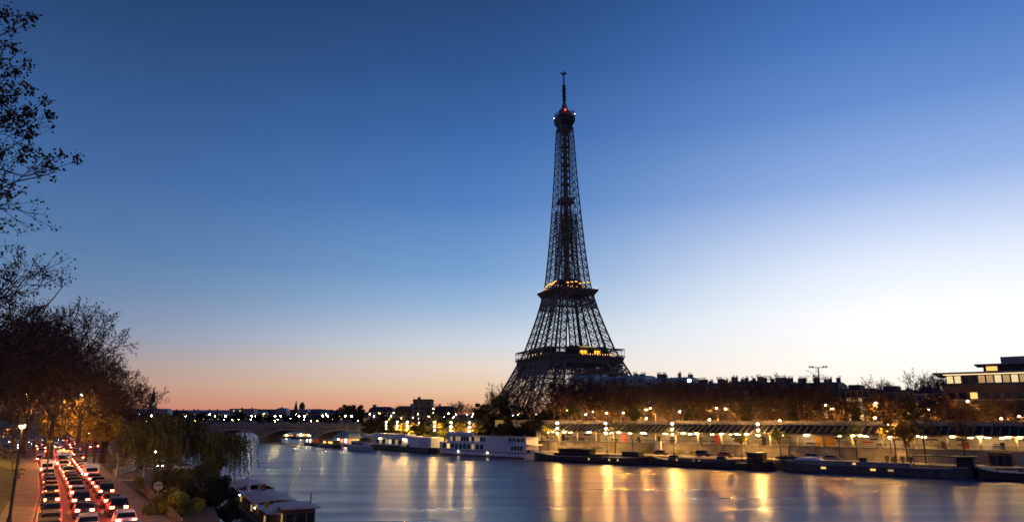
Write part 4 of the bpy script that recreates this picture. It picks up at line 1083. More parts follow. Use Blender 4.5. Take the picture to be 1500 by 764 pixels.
m = MB(); m.box((2, 0, 2.0), (Lb * .55, 3.8, .8)); m.build('cabin', 'hull_grey', b2); m = MB(); m.box((2, 0, 2.43), (Lb * .55 + .3, 4.1, .08)); m.build('cabin_roof', 'deck_grey', b2)
m = MB(); m.box((-Lb * .37, 0, 3.0), (4.2, 3.2, 2.7)); w2 = m.build('wheelhouse', 'dark_metal', b2); m = MB(); m.box((-Lb * .37, 0, 4.4), (4.7, 3.6, .14)); m.build('roof', 'hull_grey', w2); window_row(b2, w2, (-Lb * .37 - 1.2, -Lb * .37 + 1.2), 1.64, 3.4, 1.5, .9, ['glass_dark'])
for x, mt in ((12, 'glass_tint'), (9.0, 'window_lit'), (4, 'window_soft'), (2.3, 'window_soft'), (-3, 'glass_tint'), (-6, 'glass_tint')): porthole(b2, x, 1.93 if abs(x) < 12 else 2.5, 1.95 if abs(x) < 12 else 1.1, .22, mt)
for x in (Lb * .3, -Lb * .1): m = MB(); m.box((x, .4, 2.75), (2.2, 1.5, .6)); m.build('skylight', 'glass_tint', b2)
for x in (Lb * .45, -Lb * .22): bollard(b2, x, 1.3, 1.8)
for k, x in enumerate((-Lb * .02, -Lb * .24)): m = MB(); m.tube((x, -1.9, 1.6), (x, -1.9, 4.2), .07, .05); m.build('deck_post', 'white_paint' if k == 0 else 'dark_metal', b2)
b3, Lb = qboat(1139, 1416, 14.0, 'barge', 'long dark grey barge with lit hull windows, deck plants and stern awning', 'barge')
add_hull(b3, Lb, 5.4, 2.1, 'hull_grey', 'grey_metal', 'deck_grey', sb=1.0, ss=.6, bow=.10)
m = MB(); m.box((4, 0, 2.5), (Lb * .62, 4.2, .9)); m.build('cabin', 'deck_grey', b3); m = MB(); m.box((4, 0, 2.98), (Lb * .62 + .3, 4.5, .1)); m.build('cabin_roof', 'roof_felt', b3)
for x, mt in ((10, 'window_lit'), (-1.2, 'window_lit'), (-5, 'window_soft'), (-8.5, 'glass_tint'), (-11.5, 'glass_tint'), (-14.5, 'glass_tint')): g = MB(); g.box((x, 2.71, 1.35), (1.2, .08, .5)); o = g.build('window', mt, b3); g = MB(); g.box((x, 2.70, 1.35), (1.45, .06, .75)); g.build('frame', 'dark_metal', o)
g = MB(); g.box((3, 2.13, 2.55), (.7, .06, .42)); g.build('window', 'window_lit', b3)
m = MB(); m.box((-16, 0, 4.75), (12.5, 4.0, .15)); m.build('awning', 'dark_metal', b3)
for x in (-21.5, -18, -13, -10): m = MB(); m.tube((x, 1.8, 2.4), (x, 1.8, 4.7), .05, .05); m.build('awning_post', 'dark_metal', b3)
m = MB(); m.box((-20, 0, 3.4), (3.4, 3.0, 2.3)); w3 = m.build('wheelhouse', 'hull_black', b3); window_row(b3, w3, (-20.9, -19.2), 1.54, 3.8, 1.2, .8, ['glass_dark'])
m = MB(); m.box((1.2, .6, 3.5), (1.6, 1.2, .9)); m.build('skylight', 'dark_metal', b3); m = MB(); m.box((14, 0, 3.3), (6.5, 3.4, .5), 0, 0, .8); m.build('hatch', 'white_paint', b3)
m = MB(); m.loft([[(x, -w, 3.1), (x, w, 3.1), (x, w * .7, z), (x, -w * .7, z)] for x, w, z in ((16.5, .3, 3.3), (17, .8, 3.7), (20, .9, 3.8), (22, .8, 3.6), (22.6, .3, 3.3))])
dg = m.build('dinghy', 'hull_black', None, b3.location, QROT); tag(dg, 'dark upturned dinghy lying on the deck of the long grey barge', 'dinghy')
for k, x in enumerate((-4.0, -5.6, -7.4, -9.0)):
    pt = empty('potted_plant', b3.matrix_basis @ Vector((x, .6, 3.03)) if False else (Matrix.Translation(b3.location) @ Matrix.Rotation(QROT, 4, 'Z')) @ Vector((x, .6, 3.03)), QROT, 'round dark green potted shrub on the long grey barge, %s from the awning' % ORD[3 - k], 'plant', 'shrubs on the long barge')
    g = MB(); g.lathe((0, 0, 0), [(.26, 0), (.36, .5)], 8); g.build('pot', 'facade_brick', pt); g = MB(); leaf_crown(rnd, g, [((0, 0, 1.0), (.62, .6, .6))], 160, .13); g.build('foliage', 'leaf_green', pt)
for x in (Lb * .47, Lb * .42): m = MB(); m.tube((x, 1.0, 3.0), (x - .5, 1.1, 4.1), .22, .14, 6, 0, True); m.build('winch', 'dark_metal', b3)
b4, Lb = qboat(1417, 1600, 14.0, 'barge', 'black barge with white trimmed bow cut by the frame edge', 'barge')
add_hull(b4, Lb, 5.0, 1.9, 'hull_black', 'white_paint', 'deck_grey', sb=1.2, ss=.5)
m = MB(); m.box((-4, 0, 2.4), (Lb * .6, 3.8, 1.0)); m.build('cabin', 'deck_grey', b4)
for x in range(-6, 17, 4): bollard(b4, x + .5, 1.9, 2.0)
m = MB(); m.box((-2, 0, 3.6), (5, 3, 1.6)); m.build('wheelhouse', 'dark_metal', b4)
for x in (10, 13.5): m = MB(); m.box((x, 0, 2.4), (1.6, 2.2, .8)); m.build('skylight', 'white_paint', b4)

# white trip boats further up
def boat_between(a, b, off, name, label, cat):
    a, b = Vector(a), Vector(b); d = (b - a).normalized(); n = Vector((d.y, -d.x)); c = (a + b) / 2 + n * off
    return empty(name, (c.x, c.y, 0), math.atan2(d.y, d.x), label, cat), (b - a).length
w1, Lw = boat_between((5.5, 247.5), (-29, 286), 3.4, 'trip_boat', 'white two deck river trip boat with long rows of windows', 'boat')
# +x up-river (photo left), +y is river side
add_hull(w1, Lw, 6.4, 1.9, 'white_paint', 'hull_red', 'deck_grey', sb=.3, ss=.3, bow=.08, stern=.07)
m = MB()
for sy in (1,): m.box((0, 3.24, .35), (Lw * .9, .06, .5))
m.build('boot_stripe', 'hull_red', w1)
m = MB(); m.box((0, 0, 3.15), (Lw * .93, 5.9, 2.6)); low = m.build('lower_deck', 'white_paint', w1)
m = MB(); m.box((-1, 0, 4.6), (Lw * .95, 6.3, .32)); m.build('deck_band', 'white_paint', w1)
m = MB(); m.box((-2.5, 0, 5.85), (Lw * .83, 5.6, 2.3)); upp = m.build('upper_deck', 'white_paint', w1)
m = MB(); m.box((-2.5, 0, 7.08), (Lw * .86, 6.1, .18)); m.build('roof', 'roof_felt', w1)
m = MB(); m.loft([[(a * x_, b * y_, z) for a, b in ((-1, -1), (1, -1), (1, 1), (-1, 1))] for z, x_, y_ in ((0, 5.5, 2.8), (.9, 5.0, 2.4), (1.2, 3.8, 1.5))]); ca = m.build('canopy', 'roof_pale', w1, (Lw * .30, 0, 7.2))
x0 = -Lw * .05
n = 10
for k in range(n):
    x = x0 + 1.6 + k * (Lw * .47 / n); g = MB(); g.box((x, 2.96, 3.35), (1.65, .08, 1.7)); g.build('window', ['glass_dark', 'glass_tint', 'window_soft', 'glass_tint', 'glass_tint', 'glass_dark', 'glass_tint', 'glass_dark', 'window_lit', 'glass_dark'][k], low)
for k in range(13):
    x = x0 + .3 + k * (Lw * .40 / 13); g = MB(); g.box((x, 2.81, 6.0), (1.1, .08, 1.5)); g.build('window', ['glass_tint', 'glass_dark', 'window_soft', 'window_soft', 'glass_tint', 'window_soft', 'glass_dark'][k % 7], upp)
for k in range(4): g = MB(); g.box((-Lw * .43 + k * 2.1, 2.81, 6.1), (1.7, .08, 1.3)); g.build('window', 'glass_dark' if k % 2 else 'glass_tint', upp)
for k in range(4): g = MB(); g.box((-Lw * .42 + k * 1.5, 2.96, 3.4), (1.1, .08, 1.3)); g.build('window', 'glass_dark', low)
m = MB(); m.box((-Lw * .30, 2.84, 5.2), (5.5, .1, .9)); m.build('name_board', 'roof_pale', w1)
for x in (12, -4.5): g = MB(); g.ball((x, 3.35, 1.6), .2); g.build('deck_lamp', 'boat_lamp', w1)
m = MB(); m.box((-Lw * .485, 1.2, 2.6), (1.6, 3.0, 1.0)); m.build('stern_cover', 'blue_paint', w1)
m = MB()
for sy in (-1, 1): m.path([(-Lw * .48, sy * 2.6, 3.0), (-Lw * .44, sy * 2.9, 3.0)], .05)
m.build('railing', 'grey_metal', w1)
w2, Lw = boat_between((-31, 288), (-72, 346), 3.8, 'restaurant_barge', 'dark hulled barge carrying a white pavilion with a wide overhanging roof', 'boat')
add_hull(w2, Lw, 6.4, 2.0, 'hull_black', 'dark_metal', 'deck_grey', sb=.2, ss=.2, bow=.05, stern=.05)
m = MB(); m.box((4, -.3, 3.7), (Lw * .48, 4.6, 3.2)); pv = m.build('pavilion', 'white_paint', w2)
m = MB(); m.box((6, 0, 5.85), (Lw * .60, 6.4, 1.0)); m.build('roof_fascia', 'white_paint', w2); m = MB(); m.box((4, 0, 6.65), (Lw * .42, 5.0, .6)); m.build('roof', 'cream_paint', w2)
m = MB(); m.box((-Lw * .33, -.2, 4.0), (Lw * .28, 5.6, 4.0)); sc_ = m.build('stern_block', 'white_paint', w2)
m = MB(); m.box((-Lw * .38, 2.62, 3.6), (7.5, .06, 2.4)); m.build('side_panel', 'roof_pale', sc_)
for k in range(9): g = MB(); g.box((-9 + k * 3.1, 2.04, 3.6), (2.4, .08, 1.9)); g.build('window', ['window_soft', 'glass_tint', 'window_soft', 'glass_dark', 'window_pale'][k % 5], pv)
for x, z in ((-10.0, 4.9), (-12.0, 4.3), (13, 4.8)): g = MB(); g.ball((x, 2.6, z), .26); g.build('deck_lamp', 'boat_lamp', w2)
m = MB()
for k in range(26): m.tube((-Lw * .2 + k * 1.6, 3.1, 2.0), (-Lw * .2 + k * 1.6, 3.1, 3.0), .04, .04)
m.tube((-Lw * .2, 3.1, 3.0), (-Lw * .2 + 40, 3.1, 3.0), .05, .05); m.build('railing', 'white_paint', w2)
m = MB(); m.box((-Lw * .2, 2.2, 2.5), (2.5, 1, 1.0)); m.build('deck_locker', 'blue_paint', w2)
# smaller boats before the bridge
def small_boat(px, py, Lh, B, rz, label, hm, cab, roof, lights, h=2.2, dk=1.2, dome=False, mast=0, D=None):
    p = onz(px, py, 0); t = empty('river_boat', (p.x, p.y, 0), rz, label, 'boat')
    add_hull(t, Lh, B, dk, hm, 'grey_metal', 'deck_grey', sb=.7, ss=.3, n=14)
    m = MB(); m.box((-Lh * .05, 0, dk + h / 2), (Lh * .62, B * .74, h)); cb = m.build('cabin', cab, t)
    m = MB()
    if dome: m.loft([[(-Lh * .05 + a * Lh * .36 * s_, b * B * .5 * s_, dk + h + z) for a, b in ((-1, -1), (1, -1), (1, 1), (-1, 1))] for s_, z in ((1, 0), (.94, .8), (.8, 1.8), (.45, 2.6), (.2, 2.9))])
    else: m.box((-Lh * .05, 0, dk + h + .1), (Lh * .68, B * .86, .2))
    m.build('roof', roof, t)
    for sy in (-1, 1):
        for k in range(6):
            g = MB(); g.box((-Lh * .30 + k * Lh * .10, sy * B * .372, dk + h * .58), (Lh * .075, .06, h * .5)); g.build('window', lights[k % len(lights)], cb)
    if mast: g = MB(); g.tube((Lh * .05, 0, dk + h), (Lh * .05, 0, dk + h + mast), .09, .05); g.build('mast', 'white_paint', t)
    return t
RB = R(125)
small_boat(457, 652, 15, 4.2, RB, 'small green hulled boat with red cabin moored below the bridge', 'leaf_green', 'red_paint', 'dark_metal', ['window_soft', 'glass_dark', 'boat_lamp'])
small_boat(484, 655, 20, 4.6, RB, 'dark boat with an orange glowing cabin in front of the bridge', 'hull_black', 'dark_metal', 'roof_felt', ['window_lit', 'tower_gold', 'window_lit', 'glass_dark'])
small_boat(508, 653, 24, 7.0, RB, 'lit floating pavilion with red glowing front and grey domed roof', 'hull_black', 'white_paint', 'roof_blue', ['boat_red', 'boat_lamp', 'boat_red', 'window_lit'], 3.0, 1.0, True, 7)
small_boat(527, 659, 20, 4.6, RB, 'pale grey launch moored ahead of the white pavilion barge', 'roof_felt', 'white_paint', 'deck_grey', ['glass_tint', 'glass_dark'], 2.0, 1.6, False, 7)
small_boat(448, 642.5, 26, 6.0, R(150), 'bright yellow lit boat seen beneath the bridge arch', 'hull_black', 'white_paint', 'dark_metal', ['tower_gold', 'boat_lamp', 'tower_window'], 2.6, 1.2)
small_boat(418, 641, 20, 6.0, R(170), 'low boat with a yellow light strip beyond the bridge', 'hull_black', 'cream_paint', 'dark_metal', ['tower_window', 'tower_window', 'boat_lamp'], 1.6, 1.0)
small_boat(462, 641, 16, 5.0, R(140), 'boat with dotted yellow lights tucked beyond the middle bridge pier', 'hull_black', 'facade_dark', 'dark_metal', ['tower_gold', 'glass_dark', 'window_lit'], 2.4, 1.2)

# ================================================================== FAR END OF THE RIGHT-HAND BANK
rnd = random.Random(19)
def bank_pt(px, off):
    e = [Vector(a[:2]) for a in ER[2:7]]
    for a, b in zip(e, e[1:]):
        t = (b - a).normalized(); n = Vector((t.y, -t.x)); a2, b2 = a + n * off - t * 4, b + n * off + t * 4; d = ray(px, 613); bd = b2 - a2
        det = bd.x * -d.y + bd.y * d.x; u = (-a2.x * -d.y - a2.y * d.x) / det
        if 0 <= u <= 1 or (b is e[-1] and -.5 < u < 3): p = a2 + bd * min(u, 1.25); return Vector((p.x, p.y, 2.5))
    raise ValueError(px)
qb = tall_lamp('tall stacked lamp behind the white boats, first from the tower', 'tall lamps behind the white boats'); qb.location = bank_pt(689, 4.0); qb.rotation_euler = (0, 0, R(120))
for k_ in KIDS[qb]:
    if k_.name.startswith('lamp_globe'): k_.data.materials.clear(); k_.data.materials.append(MATS['lamp_bank'])
FB = [(808, 0), (689, 262), (662, 284), (638, 303), (616, 322), (598, 340), (583, 356), (567, 374)]
for k, (px, D) in enumerate(FB[1:]):
    p = bank_pt(px, 4.0)
    if k: copy_tree(qb, p, R(120), 'tall stacked lamp behind the white boats, %s from the tower' % ORD[k], 'tall lamps behind the white boats')
    for j, dx in enumerate((-9, 7)):
        p = bank_pt(px + dx, 8.0); tree_thing('quay_tree', (lt2 if j else lt)[(k + j) % 2], (p.x, p.y, 2.5), k * 1.7 + j, 'golden lit tree %s of the %s stacked lamp behind the white boats' % ('tower side' if j else 'bridge side', ORD[k]), 'lit trees behind the white boats', (1.15, 1.15, .98))
ul = empty('uplight', (0, 0, -500), 0, 'small ground lamp lighting the trees', 'lamp', 'ground lamps under the golden trees')
g = MB(); g.box((0, 0, .15), (.5, .5, .3)); a = g.build('housing', 'dark_metal', ul); g = MB(); g.ball((0, 0, .42), .16); b = g.build('lamp_glass', 'uplight', ul); kids(ul, a, b); TEMPLATES.append(ul)
for k, (px, D) in enumerate(FB[1:]):
    p = bank_pt(px - 7, 4.5); copy_tree(ul, (p.x, p.y, 2.5), 0, 'small ground lamp beneath the golden trees, %s from the tower' % ORD[k])
fl2 = globe_lamp('street_lamp', 'lamp_far', 6.0, .28, 'orange lamp', 'street lamp', 'small lamps among the trees by the tower'); fl2.location = (0, 0, -500); TEMPLATES.append(fl2)
fl3 = globe_lamp('street_lamp', 'lamp_far_white', 6.0, .28, 'white lamp', 'street lamp', 'small lamps among the trees by the tower'); fl3.location = (0, 0, -500); TEMPLATES.append(fl3)
for k, (px, py, w) in enumerate([(542, 606, 0), (548, 609, 1), (556, 605, 0), (573, 609, 1), (577, 604, 0), (588, 612, 0), (605, 611, 0), (612, 606, 1), (613, 612, 0), (628, 610, 0), (635, 598, 0), (635, 604, 0), (645, 612, 1), (651, 610, 1), (657, 605, 1), (664, 611, 1), (668, 607, 0), (684, 607, 0), (693, 606, 0), (691, 610, 1), (718, 609, 0), (751, 608, 1), (759, 606, 0), (738, 606, 0), (775, 607, 0), (785, 606, 0), (801, 606, 0), (808, 608, 0)]):
    D = 345 + (k * 37) % 60 + (70 if px < 600 else 0); p = atd(px, py, D)
    copy_lamp(fl3 if w else fl2, (p.x, p.y, 9.5), 0, '%s street lamp among dark trees beside the tower, %s from the bridge' % ('whitish' if w else 'orange', ordn(k)), max(1.6, p.z - 9.5), 6.0, None, rnd.uniform(.55, 1.15))
DT = [leafy_tree_meshes(s, 15, 5.2, 3.5, 260, .42, 'leaf_dark', 20, .3, .8) for s in (51, 52)]
GT = [leafy_tree_meshes(s, 15, 5.0, 3.0, 260, .40, 'leaf_green', 20, .3, .9) for s in (53, 54)]
BT = [bare_tree_meshes(s, 17.0, .95, 4.5, 6, 1.6, .06, 4, 0, .2, ('bark', 'twig', 'leaf_brown'), maxf=9000) for s in (61, 62)]
def far_tree(px, ytop, D, me, h0, label, group, zb=9.0, wide=1.0, nm='tree'):
    p = atd(px, ytop, D); s = (p.z - zb) / h0
    return tree_thing(nm, me, (p.x, p.y, zb), px * 1.1, label, group, (s * wide, s * wide, s))
for px, yt, D, me, h0, wd, lb in (
    (507, 587, 480, DT[0], 15, 1.15, 'large dark round tree rising beyond the bridge end'), (524, 592, 470, DT[1], 15, 1.0, 'dark tree beside the large round tree beyond the bridge'), (490, 599, 490, DT[1], 15, 1.0, 'lower dark tree at the bridge side of the round tree'),
    (560, 600, 430, DT[0], 15, 1.1, 'dark tree behind the statue end of the bridge'), (590, 592, 420, BT[0], 17, 1.1, 'bushy bare tree beside the square dark block'), (635, 592, 430, BT[1], 17, 1.0, 'bare tree touching the square dark block on its tower side'),
    (655, 597, 420, DT[1], 15, 1.2, 'low dark tree between the square block and the tall bare trees'), (674, 585, 400, BT[0], 17, 1.0, 'bare round tree standing alone against the orange sky'), (690, 592, 390, BT[1], 17, 1.0, 'bare tree next to the lone round tree'),
    (706, 584, 380, DT[0], 15, 1.1, 'dark tree below the first tall bare tree by the tower'), (722, 572, 370, BT[0], 17, .9, 'tall bare tree whose crown meets the tower foot'), (737, 563, 365, BT[1], 17, .8, 'tallest bare tree in front of the tower foot'),
    (735, 577, 325, GT[0], 15, .8, 'dull green drooping tree in front of the tower foot'), (757, 584, 330, BT[0], 17, 1.1, 'dark bare tree under the first tower leg'), (775, 592, 325, GT[1], 15, .9, 'dull green tree before the middle of the tower arch'),
    (795, 600, 335, BT[1], 17, 1.2, 'dark bare tree under the tower arch'), (805, 590, 330, DT[1], 15, 1.0, 'dark dense tree under the tower arch'), (820, 588, 345, BT[0], 17, 1.2, 'bare tree closing the tower arch beside the pale block'), (765, 605, 300, DT[0], 15, 1.2, 'low dark tree behind the golden lamps near the barge bow'), (790, 606, 290, GT[0], 15, 1.0, 'low dull green tree behind the lime tree at the station end'),
    (718, 604, 310, DT[1], 15, 1.2, 'low dark tree behind the white trip boat stern'), (745, 606, 292, GT[1], 15, 1.1, 'low green tree above the white trip boat stern'), (830, 578, 350, BT[1], 17, 1.1, 'bare tree in front of the pale block edge')):
    far_tree(px, yt, D, me, h0, lb, 'trees around the tower foot', 9.0, wd)
for k, (px, v, sc_) in enumerate(((786, 4.0, .62), (772, 5.5, .7), (757, 4.5, .62), (742, 3.6, .68), (728, 3.0, .6), (714, 2.5, .62))):
    p = bank_pt(px, 6.5 + v * .5); tree_thing('quay_tree', (GT + DT)[k % 3], p, k * 1.9, 'dull green tree on the quay behind the trip boat, %s from the station end' % ORD[k], 'dull green trees behind the trip boat', (sc_, sc_, sc_ * 1.02))
for k in range(20):
    px = 540 + k * 14 + rnd.uniform(-4, 4); far_tree(px, 611 + rnd.uniform(-4, 2), 330 + (560 - px) * .1 + 60 * (px < 620), (DT + GT + BT)[k % 6], 15 if k % 6 < 4 else 17, 'dark low tree filling the bank under the small lamps, %s from the bridge' % ordn(k), 'low trees on the bank by the tower', 2.5 if px < 690 else 6.0, 1.25)
# buildings on that side and over the river bend
def far_block(px0, px1, ytop, D, label, wm, rm='slate', style='mansard', zb=7.0, depth=14, lit=0, nfl=6, seed=0, nm='apartment_building', litm='window_lit'):
    rd = random.Random(seed); a, b = atd(px0, ytop, D), atd(px1, ytop, D); w = (b - a).x; H = a.z - zb
    t = empty(nm, ((a.x + b.x) / 2, D, zb), 0, label, 'building'); rh = min(5, H * .25) if style == 'mansard' else .8
    m = MB(); m.box((0, depth / 2, (H - rh) / 2), (w, depth, H - rh)); m.build('wall', wm, t)
    m = MB(); m.loft([[(a_ * (w / 2 - i), depth / 2 + b_ * (depth / 2 - i), z) for a_, b_ in ((-1, -1), (1, -1), (1, 1), (-1, 1))] for z, i in ((H - rh, -.2), (H - rh + .35, -.2), (H - rh * .3, .8 if style == 'mansard' else 0), (H, 3 if style == 'mansard' else .1))]); r_ = m.build('roof', rm, t)
    for k in range(max(1, int(w / 14))): g = MB(); g.box((rd.uniform(-.45, .45) * w, depth * .5, H + .3), (rd.uniform(1.2, 2.6), 1.2, 2.4)); g.build('chimney', 'stone_dark', r_)
    nc = max(2, min(14, int(w / 3.6))); fl_ = max(2, min(nfl, int((H - rh) / 3.2)))
    for f in range(fl_):
        for j in range(nc):
            if nc * fl_ > 90 and (f + j) % 2: continue
            l = rd.random() < lit; put('window', winmesh(1.5, 1.9, litm if l else 'glass_dark'), t, (-w / 2 + w * (j + .5) / nc, -.02, (H - rh) - (f + .6) * 3.1), PI)
    return t
far_block(540, 575, 595, 520, 'pale stone block with slate roof beside the bridge trees', 'facade_pale', seed=1, lit=.04)
far_block(578, 604, 594, 500, 'darker stone block between the pale block and the square tower block', 'facade_dark', seed=2)
far_block(605, 632, 584, 480, 'square dark flat-topped block above the far lamps', 'facade_dark', 'slate', 'flat', seed=3)
far_block(634, 668, 594, 520, 'low dark roof running beside the square block', 'facade_dark', 'slate', seed=4)
far_block(576, 588, 604, 440, 'small pavilion with a low pitched pale roof among the lamps', 'facade_dark', 'zinc', seed=5)
specs = [(150, 196, 599), (196, 246, 598), (246, 276, 600), (276, 336, 600), (336, 372, 598), (372, 388, 602), (388, 404, 600), (404, 420, 597), (420, 436, 600), (436, 452, 599), (452, 470, 601), (470, 494, 602), (130, 152, 600), (494, 520, 603), (520, 542, 604)]
for k, (a, b, y) in enumerate(specs):
    D = 930 + (k * 53) % 170
    lb = ('dark city block on the far skyline, %s from the left trees' % ORD[k]) if k != 3 else 'long lit hall with a row of bright white windows beyond the bridge'
    far_block(a, b, y, D, lb, ['facade_tan', 'facade_pale', 'facade_dark'][k % 3] if k != 3 else 'facade_pale', ['slate', 'zinc'][k % 2], 'mansard' if k % 4 else 'flat', 7.0, 16, .06 if k != 3 else .75, 5 if k != 3 else 3, 40 + k, litm='window_lit' if k != 3 else 'window_pale')
for k in range(34):
    px = 150 + k * 11.5 + rnd.uniform(-4, 4); far_tree(px, rnd.uniform(602, 608), 800 + rnd.uniform(0, 90), (DT + BT)[k % 4], 15 if k % 4 < 2 else 17, 'dark distant tree on the far skyline, %s from the church spire side' % ordn(k), 'distant trees beyond the bridge', 7.0, 1.4)
for k in range(30):
    px = 205 + k * 11.4 + rnd.uniform(-4, 4); py = rnd.choice((606, 609, 612, 614, 616)); D = 700 + rnd.uniform(-40, 60); p = atd(px, py, D); p0 = 7.0
    copy_lamp(fl3 if k % 3 == 0 else fl2, (p.x, p.y, p0), 0, '%s lamp on the far shore past the bridge, %s from the church spire' % ('white' if k % 3 == 0 else 'orange', ordn(k)), max(1.6, p.z - p0), 6.0, 'lamps beyond the bridge', rnd.uniform(.6, 1.4))
def spire(px, ytop, D, w, label, glow=False, square=False):
    p = atd(px, ytop, D); zb = 7; H = p.z - zb; t = empty('church_spire', (p.x, p.y, zb), .3, label, 'church')
    m = MB(); m.box((0, 0, H * .25), (w, w, H * .5)); m.build('tower', 'stone_dark', t)
    m = MB(); m.lathe((0, 0, H * .5), [(w * .62, 0), (w * .5, H * .05), (w * .30, H * .25), (.25, H * .5)] if not square else [(w * .6, 0), (w * .6, H * .34), (w * .35, H * .42), (.3, H * .5)], 8); m.build('spire', 'slate', t)
    for k in range(4): a = k * PI / 2 + PI / 4; g = MB(); g.lathe((w * .45 * math.cos(a), w * .45 * math.sin(a), H * .5), [(w * .12, 0), (w * .1, H * .06), (.1, H * .12)], 6); g.build('pinnacle', 'stone_dark', t)
    if glow: g = MB(); g.box((w * .3, -w * .7, H * .55), (3, .4, 4)); g.build('lit_gable', 'window_pale', t)
spire(226, 567, 900, 6.5, 'slender dark church spire with a bright lit base', True)
spire(434, 586, 1300, 7, 'thinner of two close church towers on the skyline')
spire(443, 588, 1320, 8, 'stouter square topped church tower with a lit gable', True, True)

# ================================================================== LEFT-HAND BANK
def ground_z(off):   # embankment height beside the road
    for (a, x), (b, y) in zip(((0, 3.9), (4, 5.0), (10, 7.6), (14, 8.4)), ((4, 5.0), (10, 7.6), (14, 8.4), (300, 8.6))):
        if off <= b: return x + (y - x) * (off - a) / (b - a)
# houseboat
hb = empty('houseboat', (-24.2, 84.6, 0), math.atan2(.9, -.437), 'long brown houseboat with curved grey felt roofs moored by the near bank', 'houseboat')
add_hull(hb, 1, 1, 1) if False else None
rg = [(x, w, 1.0 + s) for x, w, s in ((-.5, 2.55, .1), (2, 2.7, 0), (10, 2.7, 0), (25, 2.7, 0), (38, 2.65, .05), (46, 2.3, .3), (51, 1.4, .8), (54, .15, 1.3))]
m = MB(); m.loft([[(x, -w * .92, -.4), (x, -w, .3), (x, -w, z), (x, w, z), (x, w, .3), (x, w * .92, -.4)] for x, w, z in rg]); m.build('hull', 'hull_black', hb)
m = MB()
for (x, w, z), (x2, w2, z2) in zip(rg, rg[1:]): m.face([(x, -w * .97, z + .02), (x2, -w2 * .97, z2 + .02), (x2, w2 * .97, z2 + .02), (x, w * .97, z + .02)])
m.build('deck', 'deck_grey', hb)
m = MB(); m.box((20.6, 0, 1.85), (38.0, 4.7, 1.7)); cab = m.build('cabin', 'wood_brown', hb)
for k in range(40): g = MB(); g.box((1.9 + k * .95, 2.36, 1.85), (.09, .07, 1.62)); g.build('batten', 'wood_brown', cab)
for k in range(9): g = MB(); g.box((3.6 + k * 4.1, 2.38, 1.95), (1.5, .06, .75)); g.build('window', 'glass_tint' if k % 3 else 'window_soft', cab)
def arc_roof(x0, x1, w, z, rise, th, mt, nm='roof', n=10, taper=1.0, par=None):
    m = MB(); rings = []
    for x, s in ((x0, 1.0), (x1, taper)):
        up = [(x, -w * s + 2 * w * s * j / n, z + rise * (1 - (2 * j / n - 1) ** 2)) for j in range(n + 1)]; dn = [(a, b, c - th) for a, b, c in up[::-1]]
        rings.append(up + dn)
    m.loft(rings); return m.build(nm, mt, par or hb)
m = MB(); m.box((20.6, 0, 2.76), (38.6, 5.1, .14)); m.build('flat_roof', 'roof_pale', hb)
arc_roof(10.5, 23.5, 2.7, 2.95, .42, .12, 'roof_felt'); arc_roof(31.5, 44.0, 2.75, 2.95, .62, .12, 'roof_felt', taper=.92)
m = MB(); m.box((17, 0, 2.86), (12.6, 4.4, .2)); m.box((37.5, 0, 2.86), (12, 4.2, .2)); m.build('roof_sill', 'wood_brown', hb)
# wheelhouse-like near cabin
m = MB(); m.box((2.2, -.75, 2.15), (5.2, 3.3, 2.3)); nc = m.build('near_cabin', 'wood_brown', hb)
m = MB(); m.loft([[(x, y, z) for y, z in ((-2.8, 3.36), (1.35, 3.36), (1.35, 3.50), (-.7, 3.60), (-2.8, 3.50))] for x in (-1.0, 5.6)]); m.build('near_roof', 'roof_felt', hb)
for y in (-1.9, -.85, .35):
    g = MB(); g.box((-.44, y, 2.35), (.06, .72 if y != -.85 else 1.0, 1.1)); o = g.build('window', 'glass_dark', nc); f = MB()
    w_ = .36 if y != -.85 else .5
    for s in (-1, 1): f.box((-.46, y + s * (w_ + .04), 2.35), (.1, .09, 1.3)); f.box((-.46, y, 2.35 + s * .6), (.1, w_ * 2 + .16, .1))
    f.build('frame', 'wood_grey', o)
g = MB(); g.box((1.5, .92, 2.3), (1.3, .06, .9)); g.build('window', 'window_soft', nc)
m = MB(); m.tube((27.5, 1.55, 2.8), (27.5, 1.55, 3.95), .24, .22, 10, 0, True); m.lathe((27.5, 1.55, 3.95), [(.42, 0), (.40, .12), (.15, .3)], 10); m.build('chimney', 'white_paint', hb)
m = MB(); m.box((26.0, -.35, 3.4), (.9, .5, 1.2)); m.build('vent_box', 'wood_brown', hb); m = MB(); m.tube((25.8, .3, 2.8), (25.8, .3, 4.2), .16, .16, 8, 0, True); m.build('stove_pipe', 'cream_paint', hb)
m = MB(); m.tube((3.0, -2.5, 3.4), (3.0, -2.5, 4.6), .07, .07, 6, 0, True); m.build('flue', 'dark_metal', hb)
m = MB(); m.tube((21, -2.4, 2.9), (17.5, -4.4, 8.3), .035, .015, 5); m.build('slanting_pole', 'dark_metal', hb); m = MB(); m.tube((20, -2.6, 2.9), (17.4, -4.0, 6.6), .025, .012, 5); m.build('slanting_pole', 'dark_metal', hb)
for x, y in ((27.0, 2.72), (10, 2.72)): g = MB(); g.ball((x, y, 2.55), .1); g.build('wall_lamp', 'boat_lamp', hb)
m = MB(); m.box((7.5, 1.7, 3.1), (.6, .5, .6)); m.build('roof_box', 'orange_paint', hb)

